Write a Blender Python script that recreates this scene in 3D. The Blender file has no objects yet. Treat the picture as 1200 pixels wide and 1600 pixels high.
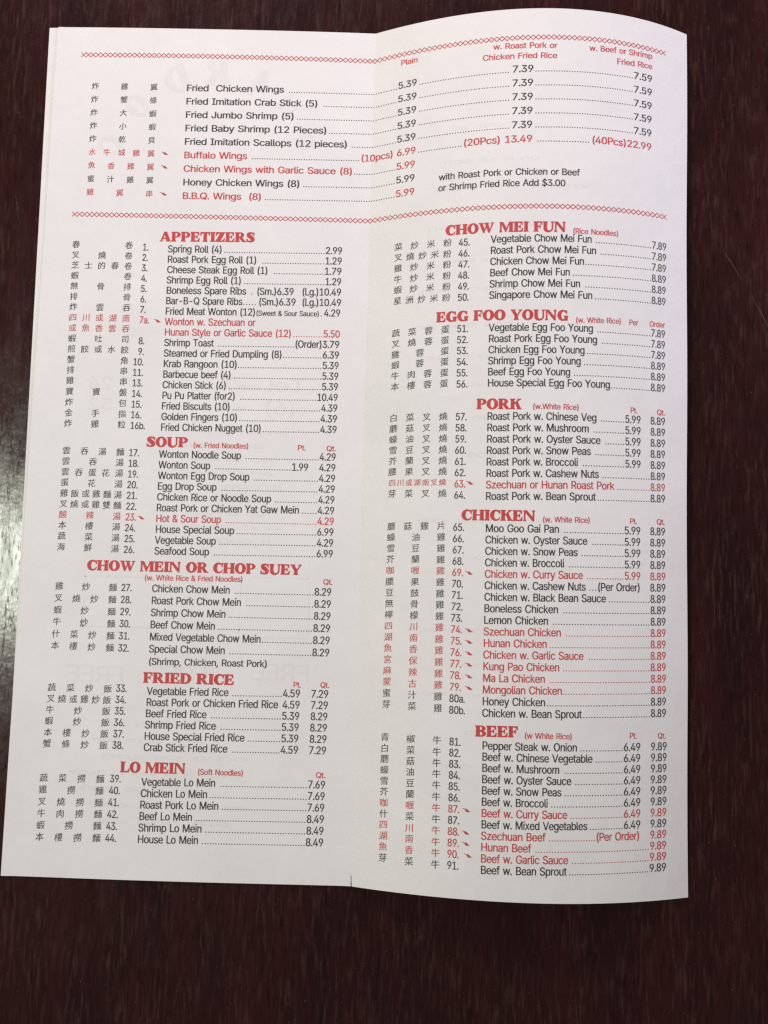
import bpy, math, random
from mathutils import Vector, Matrix
from mathutils.geometry import delaunay_2d_cdt
random.seed(7)
sc = bpy.context.scene
COL = sc.collection
MM = 0.001                                   # everything below is laid out in millimetres

# ------------------------------------------------------------------ camera
cd = bpy.data.cameras.new('camera')
cd.sensor_fit = 'VERTICAL'; cd.sensor_height = 24.0; cd.sensor_width = 18.0
cd.lens = 1316.34 / 1600 * 24.0
cd.clip_start = 0.01; cd.clip_end = 20
cam = bpy.data.objects.new('camera', cd); COL.objects.link(cam)
Rw = Matrix(((0.9996117, 0.0269105, -0.0072245), (-0.0261610, 0.9956816, 0.0890720), (0.0095904, -0.0888485, 0.9959990)))
cam.matrix_world = Matrix.Translation(Vector((9.786, -47.048, 270.715)) * MM) @ Rw.transposed().to_4x4()
sc.camera = cam

# ------------------------------------------------------------------ world, lamps, exposure
w = bpy.data.worlds.new('World'); sc.world = w; w.use_nodes = True
w.node_tree.nodes['Background'].inputs[0].default_value = (0.92, 0.88, 1.0, 1)
w.node_tree.nodes['Background'].inputs[1].default_value = 0.10
def area(name, loc, target, sx, sy, power, color, spread=180):
    d = bpy.data.lights.new(name, 'AREA'); d.shape = 'RECTANGLE'; d.size = sx; d.size_y = sy
    d.energy = power; d.color = color; d.spread = math.radians(spread)
    o = bpy.data.objects.new(name, d); COL.objects.link(o)
    o.location = Vector(loc) * MM
    o.rotation_euler = (Vector(target) * MM - o.location).to_track_quat('-Z', 'Y').to_euler()
    return o
area('window_light', (-740, -20, 1350), (0, 0, 0), 0.195, 0.225, 10.4, (0.94, 1.0, 0.84))
area('added_top_light', (-130, 730, 310), (-20, 120, 0), 0.50, 0.26, 5.0, (1.0, 0.86, 0.89))  # added low lamp past the top edge; its falloff dims the lower page
sd = bpy.data.lights.new('side_light', 'SPOT'); sd.energy = 21.0; sd.color = (0.82, 0.77, 1.0)
sd.spot_size = math.radians(34); sd.spot_blend = 1.0; sd.shadow_soft_size = 0.16
so = bpy.data.objects.new('side_light', sd); COL.objects.link(so); so.location = Vector((880, 360, 460)) * MM
so.rotation_euler = (Vector((85, 110, 0)) * MM - so.location).to_track_quat('-Z', 'Y').to_euler()
sc.view_settings.view_transform = 'Standard'; sc.view_settings.look = 'None'
sc.view_settings.exposure = 0.09; sc.view_settings.gamma = 1.0
sc.view_settings.use_curve_mapping = False
sc.cycles.use_denoising = False
sc.cycles.pixel_filter_type = 'BLACKMAN_HARRIS'; sc.cycles.filter_width = 1.35

# ------------------------------------------------------------------ materials
def nodes(name):
    m = bpy.data.materials.new(name); m.use_nodes = True
    nt = m.node_tree
    return m, nt, nt.nodes['Principled BSDF']
def N(nt, kind, **k):
    n = nt.nodes.new(kind)
    for a, b in k.items(): setattr(n, a, b)
    return n
def ramp(nt, fac, stops):
    r = N(nt, 'ShaderNodeValToRGB'); e = r.color_ramp.elements
    e[0].position, e[0].color = stops[0][0], stops[0][1]
    e[1].position, e[1].color = stops[-1][0], stops[-1][1]
    for p, c in stops[1:-1]:
        q = e.new(p); q.color = c
    nt.links.new(fac, r.inputs[0]); return r
def noise(nt, coord, scale, rot=0.0, detail=3, rough=0.55, dist=0.0, loc=(0, 0, 0)):
    mp = N(nt, 'ShaderNodeMapping'); mp.inputs['Scale'].default_value = scale; mp.inputs['Rotation'].default_value = (0, 0, rot); mp.inputs['Location'].default_value = loc
    nt.links.new(coord, mp.inputs[0])
    n = N(nt, 'ShaderNodeTexNoise'); n.inputs['Scale'].default_value = 1.0
    n.inputs['Detail'].default_value = detail; n.inputs['Roughness'].default_value = rough; n.inputs['Distortion'].default_value = dist
    nt.links.new(mp.outputs[0], n.inputs['Vector']); return n.outputs[0]
def mix(nt, f, a, b, mode='MIX'):
    m = N(nt, 'ShaderNodeMix', data_type='RGBA', blend_type=mode)
    for i, v in ((0, f), (6, a), (7, b)):
        if hasattr(v, 'links'): nt.links.new(v, m.inputs[i])
        else: m.inputs[i].default_value = v
    return m.outputs[2]
def math_(nt, op, a, b):
    m = N(nt, 'ShaderNodeMath', operation=op)
    for i, v in ((0, a), (1, b)):
        if hasattr(v, 'links'): nt.links.new(v, m.inputs[i])
        else: m.inputs[i].default_value = v
    return m.outputs[0]
def g(v): return (v, v, v, 1)

def wood_material():
    m, nt, b = nodes('dark stained wood')
    co = N(nt, 'ShaderNodeTexCoord').outputs['Object']
    L = nt.links
    broad = noise(nt, co, (40, 9, 1), detail=4, rough=0.6)
    base = ramp(nt, broad, [(0.28, (0.0155, 0.0048, 0.0046, 1)), (0.50, (0.0255, 0.0065, 0.0061, 1)), (0.74, (0.040, 0.0092, 0.0078, 1))])
    fleck = noise(nt, co, (880, 105, 1), rot=0.03, detail=3, rough=0.6)
    gate = noise(nt, co, (160, 30, 1), detail=2, loc=(3, 7, 0))
    fl = math_(nt, 'MULTIPLY', ramp(nt, fleck, [(0.48, g(0)), (0.72, g(1))]).outputs[0], ramp(nt, gate, [(0.34, g(0.15)), (0.62, g(1))]).outputs[0])
    c1 = mix(nt, fl, base.outputs[0], (0.056, 0.027, 0.021, 1))
    pore = noise(nt, co, (900, 120, 1), rot=0.02, detail=2, loc=(11, 2, 0))
    pr = ramp(nt, pore, [(0.26, g(0.75)), (0.44, g(0))]).outputs[0]
    c2 = mix(nt, pr, c1, (0.006, 0.003, 0.003, 1))
    speck = noise(nt, co, (1500, 1100, 1), detail=1)
    sp = ramp(nt, speck, [(0.745, g(0)), (0.79, g(0.55))]).outputs[0]
    c3 = mix(nt, sp, c2, (0.16, 0.11, 0.08, 1))
    L.new(c3, b.inputs['Base Color'])
    rg = noise(nt, co, (220, 60, 1), detail=4, rough=0.65)
    L.new(ramp(nt, rg, [(0.3, g(0.15)), (0.7, g(0.27))]).outputs[0], b.inputs['Roughness'])
    b.inputs['Specular IOR Level'].default_value = 0.29
    peel = noise(nt, co, (330, 260, 1), detail=2)
    h1 = math_(nt, 'MULTIPLY', peel, 0.33)
    h2 = math_(nt, 'SUBTRACT', h1, math_(nt, 'MULTIPLY', pr, 0.22))
    h3 = math_(nt, 'ADD', h2, math_(nt, 'MULTIPLY', fl, 0.12))
    bp = N(nt, 'ShaderNodeBump'); bp.inputs['Strength'].default_value = 0.55; bp.inputs['Distance'].default_value = 0.00030
    L.new(h3, bp.inputs['Height']); L.new(bp.outputs[0], b.inputs['Normal'])
    return m

def paper_material(name, tint=(0.80, 0.772, 0.764)):
    m, nt, b = nodes(name)
    co = N(nt, 'ShaderNodeTexCoord').outputs['Object']
    L = nt.links
    n1 = noise(nt, co, (32, 32, 32), detail=4, rough=0.6)
    a = tuple(t * 0.965 for t in tint) + (1,); c = tuple(min(1, t * 1.02) for t in tint) + (1,)
    L.new(ramp(nt, n1, [(0.3, a), (0.7, c)]).outputs[0], b.inputs['Base Color'])
    b.inputs['Roughness'].default_value = 0.62
    b.inputs['Specular IOR Level'].default_value = 0.25
    f1 = noise(nt, co, (70, 40, 60), detail=3); f2 = noise(nt, co, (1700, 1700, 1700), detail=2)
    hh = math_(nt, 'ADD', math_(nt, 'MULTIPLY', f1, 1.0), math_(nt, 'MULTIPLY', f2, 0.004))
    bp = N(nt, 'ShaderNodeBump'); bp.inputs['Strength'].default_value = 0.5; bp.inputs['Distance'].default_value = 0.0009
    L.new(hh, bp.inputs['Height']); L.new(bp.outputs[0], b.inputs['Normal'])
    return m

def ink(name, col, mott=0.25):
    m, nt, b = nodes(name)
    co = N(nt, 'ShaderNodeTexCoord').outputs['Object']
    n1 = noise(nt, co, (900, 900, 900), detail=2)
    a = tuple(c * (1 - mott) for c in col) + (1,); c = tuple(min(1, c * (1 + mott)) for c in col) + (1,)
    nt.links.new(ramp(nt, n1, [(0.3, a), (0.7, c)]).outputs[0], b.inputs['Base Color'])
    b.inputs['Roughness'].default_value = 0.55; b.inputs['Specular IOR Level'].default_value = 0.3
    return m
M_WOOD = wood_material()
M_PAPER = paper_material('menu paper')
M_BLACK = ink('black ink', (0.052, 0.047, 0.045))
M_RED = ink('red ink', (0.55, 0.062, 0.063), 0.12)
M_GHOST = paper_material('grey print showing through', (0.760, 0.731, 0.730))
M_GHOSTRED = paper_material('red print showing through', (0.776, 0.722, 0.716))
M_SCRATCH = ink('pale scratch', (0.10, 0.055, 0.042))

# ------------------------------------------------------------------ table (the setting)
def mesh_object(name, verts, faces, mats, parent=None, smooth=False, fm=None):
    me = bpy.data.meshes.new(name)
    me.from_pydata([(x * MM, y * MM, z * MM) for x, y, z in verts], [], faces)
    for mt in mats: me.materials.append(mt)
    if fm: me.polygons.foreach_set('material_index', fm)
    if smooth: me.polygons.foreach_set('use_smooth', [True] * len(me.polygons))
    me.update()
    o = bpy.data.objects.new(name, me); COL.objects.link(o)
    if parent: o.parent = parent
    return o
def table():
    # slab with a rounded-over edge; the photograph only sees its middle
    prof = [(0, -28), (0, -3), (0.9, -0.9), (3, 0)]
    X0, X1, Y0, Y1 = -420, 520, -520, 480
    v = []
    for ins, z in prof:
        v += [(X0 + ins, Y0 + ins, z), (X1 - ins, Y0 + ins, z), (X1 - ins, Y1 - ins, z), (X0 + ins, Y1 - ins, z)]
    f = [(3, 2, 1, 0)]
    for k in range(len(prof) - 1):
        for i in range(4):
            a, b_ = k * 4 + i, k * 4 + (i + 1) % 4
            f.append((a, b_, b_ + 4, a + 4))
    t = len(v) - 4
    f.append((t, t + 1, t + 2, t + 3))
    o = mesh_object('table_top', v, f, [M_WOOD])
    o['kind'] = 'structure'
    # thin pale scratches in the varnish, right of the menu
    for (x0, y0), (x1, y1), hw in (((116.0, 68.5), (123.5, 56.0), .10), ((125.5, 53.0), (134.0, 36.0), .09), ((-119.5, 82.0), (-117.4, 71.0), .07)):
        L = math.hypot(x1 - x0, y1 - y0); nx, ny = -(y1 - y0) / L * hw, (x1 - x0) / L * hw
        mx, my = x0 * .5 + x1 * .5 + 0.25, y0 * .5 + y1 * .5
        mesh_object('scratch', [(x0, y0, .012), (mx - nx, my - ny, .012), (x1, y1, .012), (mx + nx, my + ny, .012)], [(0, 1, 2, 3)], [M_SCRATCH], o)
    return o
table()

# ------------------------------------------------------------------ the shape of the opened sheet
PW, PH, Z0 = 108.0, 279.4, 0.55
HR = ((46.326, -41.027, -2.130), (5.960, 2.164, -6.979), (-3.250, 6.488, -6.588))
HL = (-0.343, 1.267)
def height(x, y):
    t = y / (PH / 2)
    if x >= 0:
        s = x / PW
        c = [HR[0][i] + HR[1][i] * t + HR[2][i] * t * t for i in range(3)]
        return Z0 + max(0.0, c[0] * s + c[1] * s * s + c[2] * s ** 3)
    s = -x / PW
    return Z0 + max(-0.2, (HL[0] + HL[1] * t) * 4 * s * (1 - s)) + 0.32 * math.exp(-((s - 1.0) / 0.018) ** 2) * (0.5 + 0.5 * math.sin(y * 0.06 + 1.0))
def edge_x(y):
    # where the right edge falls: the trimmed edge bows in a little where the arch is highest
    return 102.75 + 1.36 * (y / (PH / 2)) ** 2 + 0.12 * math.sin(y * 0.07)
def sheet(name, x_at, nx, ny, dz, thick, parent, mat, zfun=height):
    v = []; f = []
    for lay in (0, 1):
        for j in range(ny + 1):
            y = -PH / 2 + PH * j / ny
            xa, xb = x_at(y)
            for i in range(nx + 1):
                x = xa + (xb - xa) * i / nx
                yy = y + 0.14 * math.sin(x * 0.045 + 1) * (abs(y) / (PH / 2)) ** 20
                v.append((x, yy, zfun(x, y) + dz - lay * thick))
    n = (nx + 1) * (ny + 1)
    for j in range(ny):
        for i in range(nx):
            a = j * (nx + 1) + i
            q = (a, a + 1, a + nx + 2, a + nx + 1)
            f.append(q); f.append(tuple(n + k for k in reversed(q)))
    rim = [j * (nx + 1) for j in range(ny, -1, -1)] + list(range(1, nx + 1)) + [(j + 1) * (nx + 1) - 1 for j in range(1, ny + 1)] + [ny * (nx + 1) + i for i in range(nx - 1, 0, -1)]
    ns = len(f)
    R0 = len(v); m = len(rim)
    v += [v[a] for a in rim] + [v[a + n] for a in rim]
    for k in range(m):
        a, b_ = R0 + k, R0 + (k + 1) % m
        f.append((b_, a, a + m, b_ + m))
    o = mesh_object(name, v, f, [mat], parent, smooth=True)
    for p in list(o.data.polygons)[ns:]: p.use_smooth = False
    return o

menu = bpy.data.objects.new('menu', None); COL.objects.link(menu)
menu.empty_display_size = 0.05
menu['label'] = 'open white paper takeout menu with red headings lying on the dark wooden table'
menu['category'] = 'menu'
left = sheet('page', lambda y: (-108.0 - 0.9 * (0.5 - y / PH), 0.0), 54, 70, 0.0, 0.11, menu, M_PAPER)
left['label'] = 'flat page listing appetizers, soup, chow mein, fried rice and lo mein'
right = sheet('page', lambda y: (0.32 * max(0, 1 - (y + PH / 2) / 2.6) ** 1.5, edge_x(y)), 72, 70, 0.0, 0.11, menu, M_PAPER)
right['label'] = 'arched page listing chow mei fun, egg foo young, pork, chicken and beef'
# folded panels underneath, peeping out past the left edge
sheet('under_page', lambda y: (-111.3 + 2.9 * max(0, (0.5 - y / PH)) * 1.0, -0.5), 40, 70, -0.20, 0.11, menu, M_PAPER, zfun=lambda x, y: min(height(x, y), 0.5) - 0.035 * max(0, -105.5 - x) * max(0, min(1, (y + 20) / 100)))
ur = lambda y: (0.5, edge_x(y) - 0.8)
sheet('under_page', ur, 60, 70, -0.42, 0.11, menu, M_PAPER, zfun=lambda x, y: max(0.55, height(x, y) ** 0.98))

# ------------------------------------------------------------------ outlines and layout (page millimetres)
LATIN={
65:(57,(2,0,24,60,33,60,55,0,47,0,34,36,31,44,27,56,29,56,25,44,22,36,10,0),(13,17,13,23,44,23,44,17)),
66:(54,(7,0,7,60,28,60,34,59,39,58,42,55,45,52,46,48,47,44,47,41,46,38,42,34,37,31,40,30,43,29,45,27,47,24,49,20,49,16,49,12,47,8,45,5,41,2,36,1,29,0),(15,7,29,7,35,7,39,9,41,12,42,16,42,19,40,22,39,24,36,26,33,27,29,27,15,27),(15,34,28,34,34,35,36,36,38,38,39,41,40,44,39,48,37,51,33,53,28,53,15,53)),
67:(60,(32,-1,24,0,18,3,12,7,8,14,6,21,5,30,6,39,8,46,12,52,18,57,24,60,32,61,40,59,44,58,47,56,50,53,53,49,55,45,56,41,48,41,46,47,42,51,37,53,32,54,26,53,22,51,18,48,15,43,13,37,12,30,13,23,15,17,18,12,22,9,26,7,32,6,37,7,42,10,46,13,48,19,56,19,55,15,53,11,50,7,47,4,44,2,40,1,36,0)),
68:(59,(26,0,11,0,11,7,25,7,32,7,37,10,42,13,45,18,46,23,47,30,46,37,45,43,42,47,38,50,32,53,26,53,11,53,11,60,27,60,35,59,42,56,47,52,51,46,54,39,54,30,54,21,51,14,47,8,41,4,34,1),(15,60,15,0,7,0,7,60)),
69:(49,(7,0,7,60,44,60,44,53,15,53,15,34,42,34,42,27,15,27,15,7,44,7,44,0)),
70:(48,(7,0,7,60,44,60,44,53,15,53,15,33,41,33,41,26,15,26,15,0)),
71:(61,(32,-1,24,0,18,3,12,8,8,14,6,21,5,30,6,39,8,46,12,52,18,57,24,60,31,61,36,60,40,59,44,58,48,55,51,52,53,49,55,45,56,41,48,41,46,46,42,50,37,53,31,54,26,53,22,51,18,48,15,43,13,37,12,30,13,23,15,17,18,12,22,9,26,7,32,6,36,7,41,8,44,11,47,15,48,19,49,24,51,23,33,23,33,30,56,30,56,24,56,17,53,11,49,6,44,2,38,0)),
72:(61,(7,0,7,60,15,60,15,34,46,34,46,60,54,60,54,0,46,0,46,27,15,27,15,0)),
73:(35,(4,0,4,7,14,7,14,53,4,53,4,60,32,60,32,53,22,53,22,7,32,7,32,0)),
74:(47,(22,-1,15,0,9,4,5,10,4,17,4,20,12,20,12,17,12,12,14,9,18,7,22,6,26,7,29,9,31,12,32,17,32,60,40,60,40,17,38,10,35,4,29,0)),
75:(55,(12,17,12,25,16,31,21,36,25,41,43,60,53,60,27,33),(7,0,7,60,15,60,15,39,15,27,15,23,15,0),(44,0,22,31,27,36,53,0)),
76:(46,(7,0,7,60,15,60,15,7,43,7,43,0)),
77:(74,(7,0,7,60,18,60,33,22,34,19,35,14,37,10,38,6,36,6,37,10,39,14,40,19,42,22,56,60,67,60,67,0,59,0,59,34,59,39,60,43,60,49,60,54,59,48,57,43,55,38,54,34,40,0,34,0,20,34,19,38,17,43,15,48,13,54,14,54,14,49,14,44,14,39,14,34,14,0)),
78:(62,(7,0,7,60,16,60,40,22,43,18,46,13,49,6,48,6,47,13,47,19,47,23,47,60,55,60,55,0,46,0,24,34,21,39,17,45,13,53,14,54,14,45,15,39,15,34,15,0)),
79:(63,(31,-1,24,0,18,3,12,7,8,14,6,21,5,30,6,39,8,46,12,52,18,57,24,60,31,61,39,60,45,57,51,52,55,46,57,39,58,30,57,21,55,14,51,7,45,3,39,0),(31,6,37,7,41,9,45,12,48,17,50,23,51,30,50,37,48,43,45,48,41,51,37,53,31,54,26,53,22,51,18,48,15,43,13,37,12,30,13,23,15,17,18,12,22,9,26,7)),
80:(52,(7,0,7,60,28,60,34,59,39,57,43,55,46,51,48,46,48,41,48,36,46,31,43,27,39,24,34,23,28,22,13,22,13,29,27,29,32,29,35,30,38,32,39,35,40,38,41,41,40,44,39,47,38,50,35,52,32,53,27,53,15,53,15,0)),
81:(63,(29,19,37,19,44,10,45,8,55,-6,47,-6,41,3,39,5),(31,-1,24,0,18,3,12,7,8,14,6,21,5,30,6,39,8,46,12,52,18,57,24,60,31,61,39,60,45,57,51,52,55,46,57,39,58,30,57,21,55,14,51,7,45,3,39,0),(31,6,37,7,41,9,45,12,48,17,50,23,51,30,50,37,48,43,45,48,41,51,37,53,31,54,26,53,22,51,18,48,15,43,13,37,12,30,13,23,15,17,18,12,22,9,26,7)),
82:(53,(7,0,7,60,28,60,34,59,39,58,43,55,46,51,48,47,48,42,48,36,46,32,43,28,39,26,34,24,28,23,11,23,11,30,28,30,32,30,35,31,38,33,39,35,40,38,41,42,40,45,39,48,38,50,35,52,32,53,27,53,15,53,15,0),(42,0,27,27,36,27,50,0)),
83:(53,(26,-1,20,-1,15,1,11,4,8,7,5,11,5,16,12,16,13,13,15,10,17,8,20,7,26,6,30,6,34,7,37,9,39,11,40,13,41,16,40,19,39,21,35,24,29,26,22,28,15,31,10,34,7,38,6,44,7,49,9,53,12,56,16,59,21,60,27,61,32,60,37,59,41,56,44,53,46,49,47,45,40,45,39,49,36,52,32,53,27,54,23,54,20,53,17,51,15,49,14,47,14,44,14,42,15,39,20,36,25,35,31,33,37,31,42,28,47,23,48,20,48,16,48,12,46,7,42,4,38,1,33,0)),
84:(53,(4,53,4,60,49,60,49,53,30,53,30,0,23,0,23,53)),
85:(61,(31,-1,24,0,18,2,13,5,10,9,8,15,7,20,7,60,15,60,15,21,15,17,17,13,19,10,22,8,26,7,31,6,35,7,39,8,42,10,44,13,46,17,46,21,46,60,54,60,54,20,53,15,51,9,48,5,43,2,37,0)),
86:(57,(24,0,2,60,10,60,23,24,25,16,29,4,28,4,31,16,34,24,47,60,55,60,33,0)),
87:(81,(18,0,2,60,10,60,19,23,21,17,22,11,23,5,22,5,24,11,25,17,26,23,36,60,45,60,54,23,56,17,57,11,59,5,58,5,59,11,60,17,62,23,71,60,79,60,63,0,54,0,43,38,41,46,40,56,41,56,40,47,37,38,27,0)),
88:(56,(2,0,26,34,26,28,3,60,12,60,21,47,24,43,26,39,29,34,27,34,30,39,32,43,35,47,44,60,53,60,31,28,31,34,54,0,45,0,34,15,32,19,29,23,27,27,29,27,27,23,24,20,21,15,11,0)),
89:(56,(24,0,24,25,2,60,11,60,23,41,26,34,29,27,26,27,30,35,33,41,45,60,54,60,32,25,32,0)),
90:(52,(5,0,5,5,32,45,36,51,40,56,41,54,34,53,26,53,5,53,5,60,47,60,47,54,20,15,16,10,11,4,11,6,18,7,25,7,47,7,47,0)),
97:(46,(19,-1,15,-1,11,1,8,3,6,5,4,9,4,13,4,16,5,19,7,21,9,23,15,25,21,26,28,27,31,28,32,29,32,30,31,35,28,38,23,39,18,38,14,35,12,32,5,34,7,38,9,41,12,43,16,44,23,45,28,45,34,43,36,41,38,38,39,34,40,30,40,0,33,0,33,6,32,6,30,3,25,0),(20,5,24,6,27,7,29,9,31,11,32,14,32,16,32,22,31,21,27,21,24,20,21,20,16,19,12,16,11,15,11,12,12,9,15,6)),
98:(50,(27,-1,23,-1,20,0,16,4,14,7,13,7,13,0,6,0,6,60,13,60,13,38,14,38,16,41,20,44,23,45,27,45,32,45,37,43,41,39,44,35,45,29,46,22,45,16,44,10,41,5,37,2,32,0),(26,6,30,6,33,8,35,10,37,14,38,18,39,22,38,27,37,31,35,34,33,37,30,38,26,39,22,38,19,37,17,34,15,31,14,27,13,22,14,18,15,14,17,10,19,8,22,6)),
99:(47,(24,-1,19,0,14,2,10,5,7,10,5,16,4,22,5,29,7,34,10,39,14,42,19,45,24,45,31,44,36,42,40,38,43,33,36,31,34,34,32,37,29,38,24,39,20,38,17,37,15,34,13,30,12,26,11,22,12,18,13,14,15,10,17,8,20,6,24,5,29,6,32,8,34,10,36,14,43,12,40,7,36,3,31,0)),
100:(50,(23,-1,18,0,13,2,9,5,6,10,5,16,4,22,5,29,6,35,9,39,13,43,18,45,23,45,27,45,30,44,34,41,36,38,37,38,37,60,44,60,44,0,37,0,37,7,36,7,34,4,30,0,27,-1),(24,6,28,6,31,8,34,10,35,14,36,18,37,22,36,27,35,31,34,34,31,37,28,38,24,39,20,38,17,37,15,34,13,31,12,27,11,22,12,18,13,14,15,10,17,8,20,6)),
101:(48,(25,-1,19,0,14,2,10,5,7,10,5,16,4,22,5,29,7,34,10,39,14,42,19,45,24,45,31,44,35,43,38,40,40,37,42,33,43,29,44,23,44,20,9,20,9,26,40,26,37,24,36,28,35,32,33,35,31,37,28,38,24,39,20,38,17,37,15,35,13,32,12,28,11,25,11,21,12,16,13,13,15,9,18,7,21,6,25,5,30,6,34,9,36,12,43,11,42,7,40,5,37,2,33,1,29,-1)),
102:(30,(27,45,27,39,1,39,1,45),(10,0,10,51,10,54,11,57,13,60,16,61,22,62,26,62,29,61,27,55,25,56,23,56,20,55,18,54,17,52,17,49,17,0)),
103:(50,(24,-18,20,-17,16,-16,10,-13,6,-8,12,-5,14,-8,18,-10,24,-11,29,-11,33,-9,36,-6,37,-1,37,8,36,8,34,5,30,2,27,1,23,1,18,1,13,3,9,6,7,11,5,16,4,23,5,29,6,35,9,39,13,43,18,45,23,45,27,45,30,44,34,41,36,38,37,38,37,45,44,45,44,-1,43,-6,41,-11,38,-14,34,-16,30,-17),(24,7,28,7,31,9,34,11,35,14,36,18,37,23,36,27,35,31,34,34,31,37,28,38,24,39,20,38,17,37,15,34,13,31,12,27,11,23,12,18,13,14,15,11,17,9,20,7)),
104:(48,(13,27,13,0,6,0,6,60,13,60,13,34,12,34,15,39,18,43,22,45,27,45,31,45,35,43,38,41,40,38,42,34,42,28,42,0,35,0,35,28,34,32,32,36,29,38,25,39,22,38,19,37,17,36,15,33,14,30)),
105:(20,(6,0,6,45,13,45,13,0),(10,52,8,53,6,54,5,55,5,57,5,59,6,60,8,61,10,62,12,61,13,60,15,59,15,57,15,55,13,54,12,53)),
106:(20,(6,45,13,45,13,-4,13,-7,12,-11,10,-13,8,-15,4,-16,0,-17,-1,-17,-1,-10,0,-10,3,-10,5,-8,6,-6,6,-3),(10,52,8,53,6,54,5,55,5,57,5,59,6,60,8,61,10,62,12,61,13,60,14,59,15,57,14,55,13,54,12,53)),
107:(45,(13,16,13,25,14,25,34,45,42,45,22,24,21,24),(6,0,6,60,13,60,13,0),(35,0,17,22,23,27,44,0)),
108:(22,(16,0,12,0,9,2,7,6,6,10,6,60,13,60,13,12,14,7,15,6,17,6,19,6,20,6,21,0,19,0)),
109:(72,(6,0,6,45,13,45,13,35,14,38,16,41,20,44,26,46,30,45,34,43,36,39,38,35,37,35,38,38,40,40,45,44,52,46,55,45,59,44,62,42,64,39,65,35,66,30,66,0,58,0,58,30,58,34,56,37,53,38,49,39,47,39,44,38,41,34,40,29,40,0,32,0,32,31,32,34,30,37,27,38,24,39,19,38,16,36,15,34,14,31,13,28,13,0)),
110:(48,(13,27,13,0,6,0,6,45,13,45,13,34,12,34,15,39,18,43,22,45,27,45,31,45,35,43,38,41,40,38,42,34,42,28,42,0,35,0,35,28,34,32,32,36,29,38,25,39,22,38,19,37,17,36,15,33,14,30)),
111:(49,(24,-1,19,0,14,2,10,5,7,10,5,16,4,22,5,29,7,34,10,39,14,42,19,45,24,45,30,45,35,42,39,39,42,34,44,29,45,22,44,16,42,10,39,5,35,2,30,0),(24,5,29,6,32,8,34,10,36,14,37,18,38,22,37,26,36,30,34,34,32,37,29,38,24,39,20,38,17,37,15,34,13,30,12,26,11,22,12,18,13,14,15,10,17,8,20,6)),
112:(50,(6,-17,6,45,13,45,13,38,14,38,16,41,20,44,23,45,27,45,32,45,37,43,41,39,44,35,45,29,46,22,45,16,44,10,41,5,37,2,32,0,27,-1,23,-1,20,0,16,4,14,7,13,7,13,-17),(26,6,30,6,33,8,35,10,37,14,38,18,39,22,38,27,37,31,35,34,33,37,30,38,26,39,22,38,19,37,17,34,15,31,14,27,13,22,14,18,15,14,17,10,19,8,22,6)),
113:(50,(44,-17,37,-17,37,7,36,7,34,4,30,0,27,-1,23,-1,18,0,13,2,9,5,6,10,5,16,4,22,5,29,6,35,9,39,13,43,18,45,23,45,27,45,30,44,34,41,36,38,37,38,37,45,44,45),(24,6,28,6,31,8,34,10,35,14,36,18,37,22,36,27,35,31,34,34,31,37,28,38,24,39,20,38,17,37,15,34,13,31,12,27,11,22,12,18,13,14,15,10,17,8,20,6)),
114:(31,(6,0,6,45,13,45,13,38,14,38,15,41,18,43,21,45,25,45,27,45,29,45,29,38,27,38,24,38,21,38,19,37,17,36,15,33,14,31,13,28,13,0)),
115:(43,(21,-1,17,-1,13,0,10,2,7,4,5,7,4,11,11,13,12,9,15,7,18,6,21,5,26,6,29,7,31,10,32,12,31,14,30,16,28,17,25,18,18,20,12,22,9,25,6,28,6,32,6,36,8,39,10,42,14,44,18,45,22,45,26,45,30,44,33,42,35,40,38,34,32,33,30,35,29,37,26,39,22,39,18,39,15,37,13,35,13,33,13,30,15,29,20,26,27,25,32,23,36,20,38,17,39,13,39,9,37,6,34,3,31,1,26,-1)),
116:(27,(24,45,24,39,1,39,1,45),(8,56,15,56,15,12,15,9,16,7,18,6,20,6,22,6,24,6,25,0,23,0,20,0,15,0,11,3,8,6,8,11)),
117:(48,(22,-1,17,0,14,1,10,4,8,7,7,11,6,16,6,45,13,45,13,17,14,12,16,9,19,7,24,6,27,6,29,7,32,9,33,11,35,14,35,18,35,45,42,45,42,0,35,0,35,11,36,11,34,6,30,2,26,0)),
118:(46,(19,0,2,45,10,45,19,18,22,10,24,2,22,2,24,10,26,18,36,45,44,45,27,0)),
119:(67,(16,0,3,45,10,45,16,25,18,16,21,5,19,5,22,16,24,25,30,45,37,45,43,25,45,16,47,5,46,5,49,16,51,25,57,45,64,45,51,0,43,0,38,20,36,27,34,33,33,40,34,40,33,33,31,26,29,20,23,0)),
120:(45,(2,0,20,26,20,20,3,45,12,45,17,36,21,30,24,24,21,24,24,30,28,36,33,45,41,45,25,20,25,25,42,0,34,0,27,10,24,16,20,21,24,21,21,16,17,10,11,0)),
121:(46,(6,-16,7,-10,8,-10,12,-10,15,-9,18,-4,19,0,2,45,10,45,19,18,22,10,24,2,22,2,24,10,26,18,36,45,44,45,24,-7,21,-13,16,-16,11,-17,8,-17)),
122:(45,(5,0,5,5,30,38,6,38,6,45,39,45,39,39,15,7,40,7,40,0)),
48:(53,(27,-1,21,0,15,3,11,7,8,13,6,21,6,30,6,39,8,47,11,53,15,57,21,60,27,61,33,60,38,57,42,53,45,47,47,39,48,30,47,21,45,13,42,7,38,3,33,0),(27,6,31,7,34,9,37,12,39,17,40,23,41,30,40,37,39,43,37,48,34,51,31,53,27,54,23,53,19,51,17,48,15,43,13,37,13,30,13,23,15,17,17,12,19,9,23,7)),
49:(53,(9,0,9,6,46,6,46,0),(33,60,33,0,25,0,25,53,10,42,10,50,23,60)),
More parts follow.
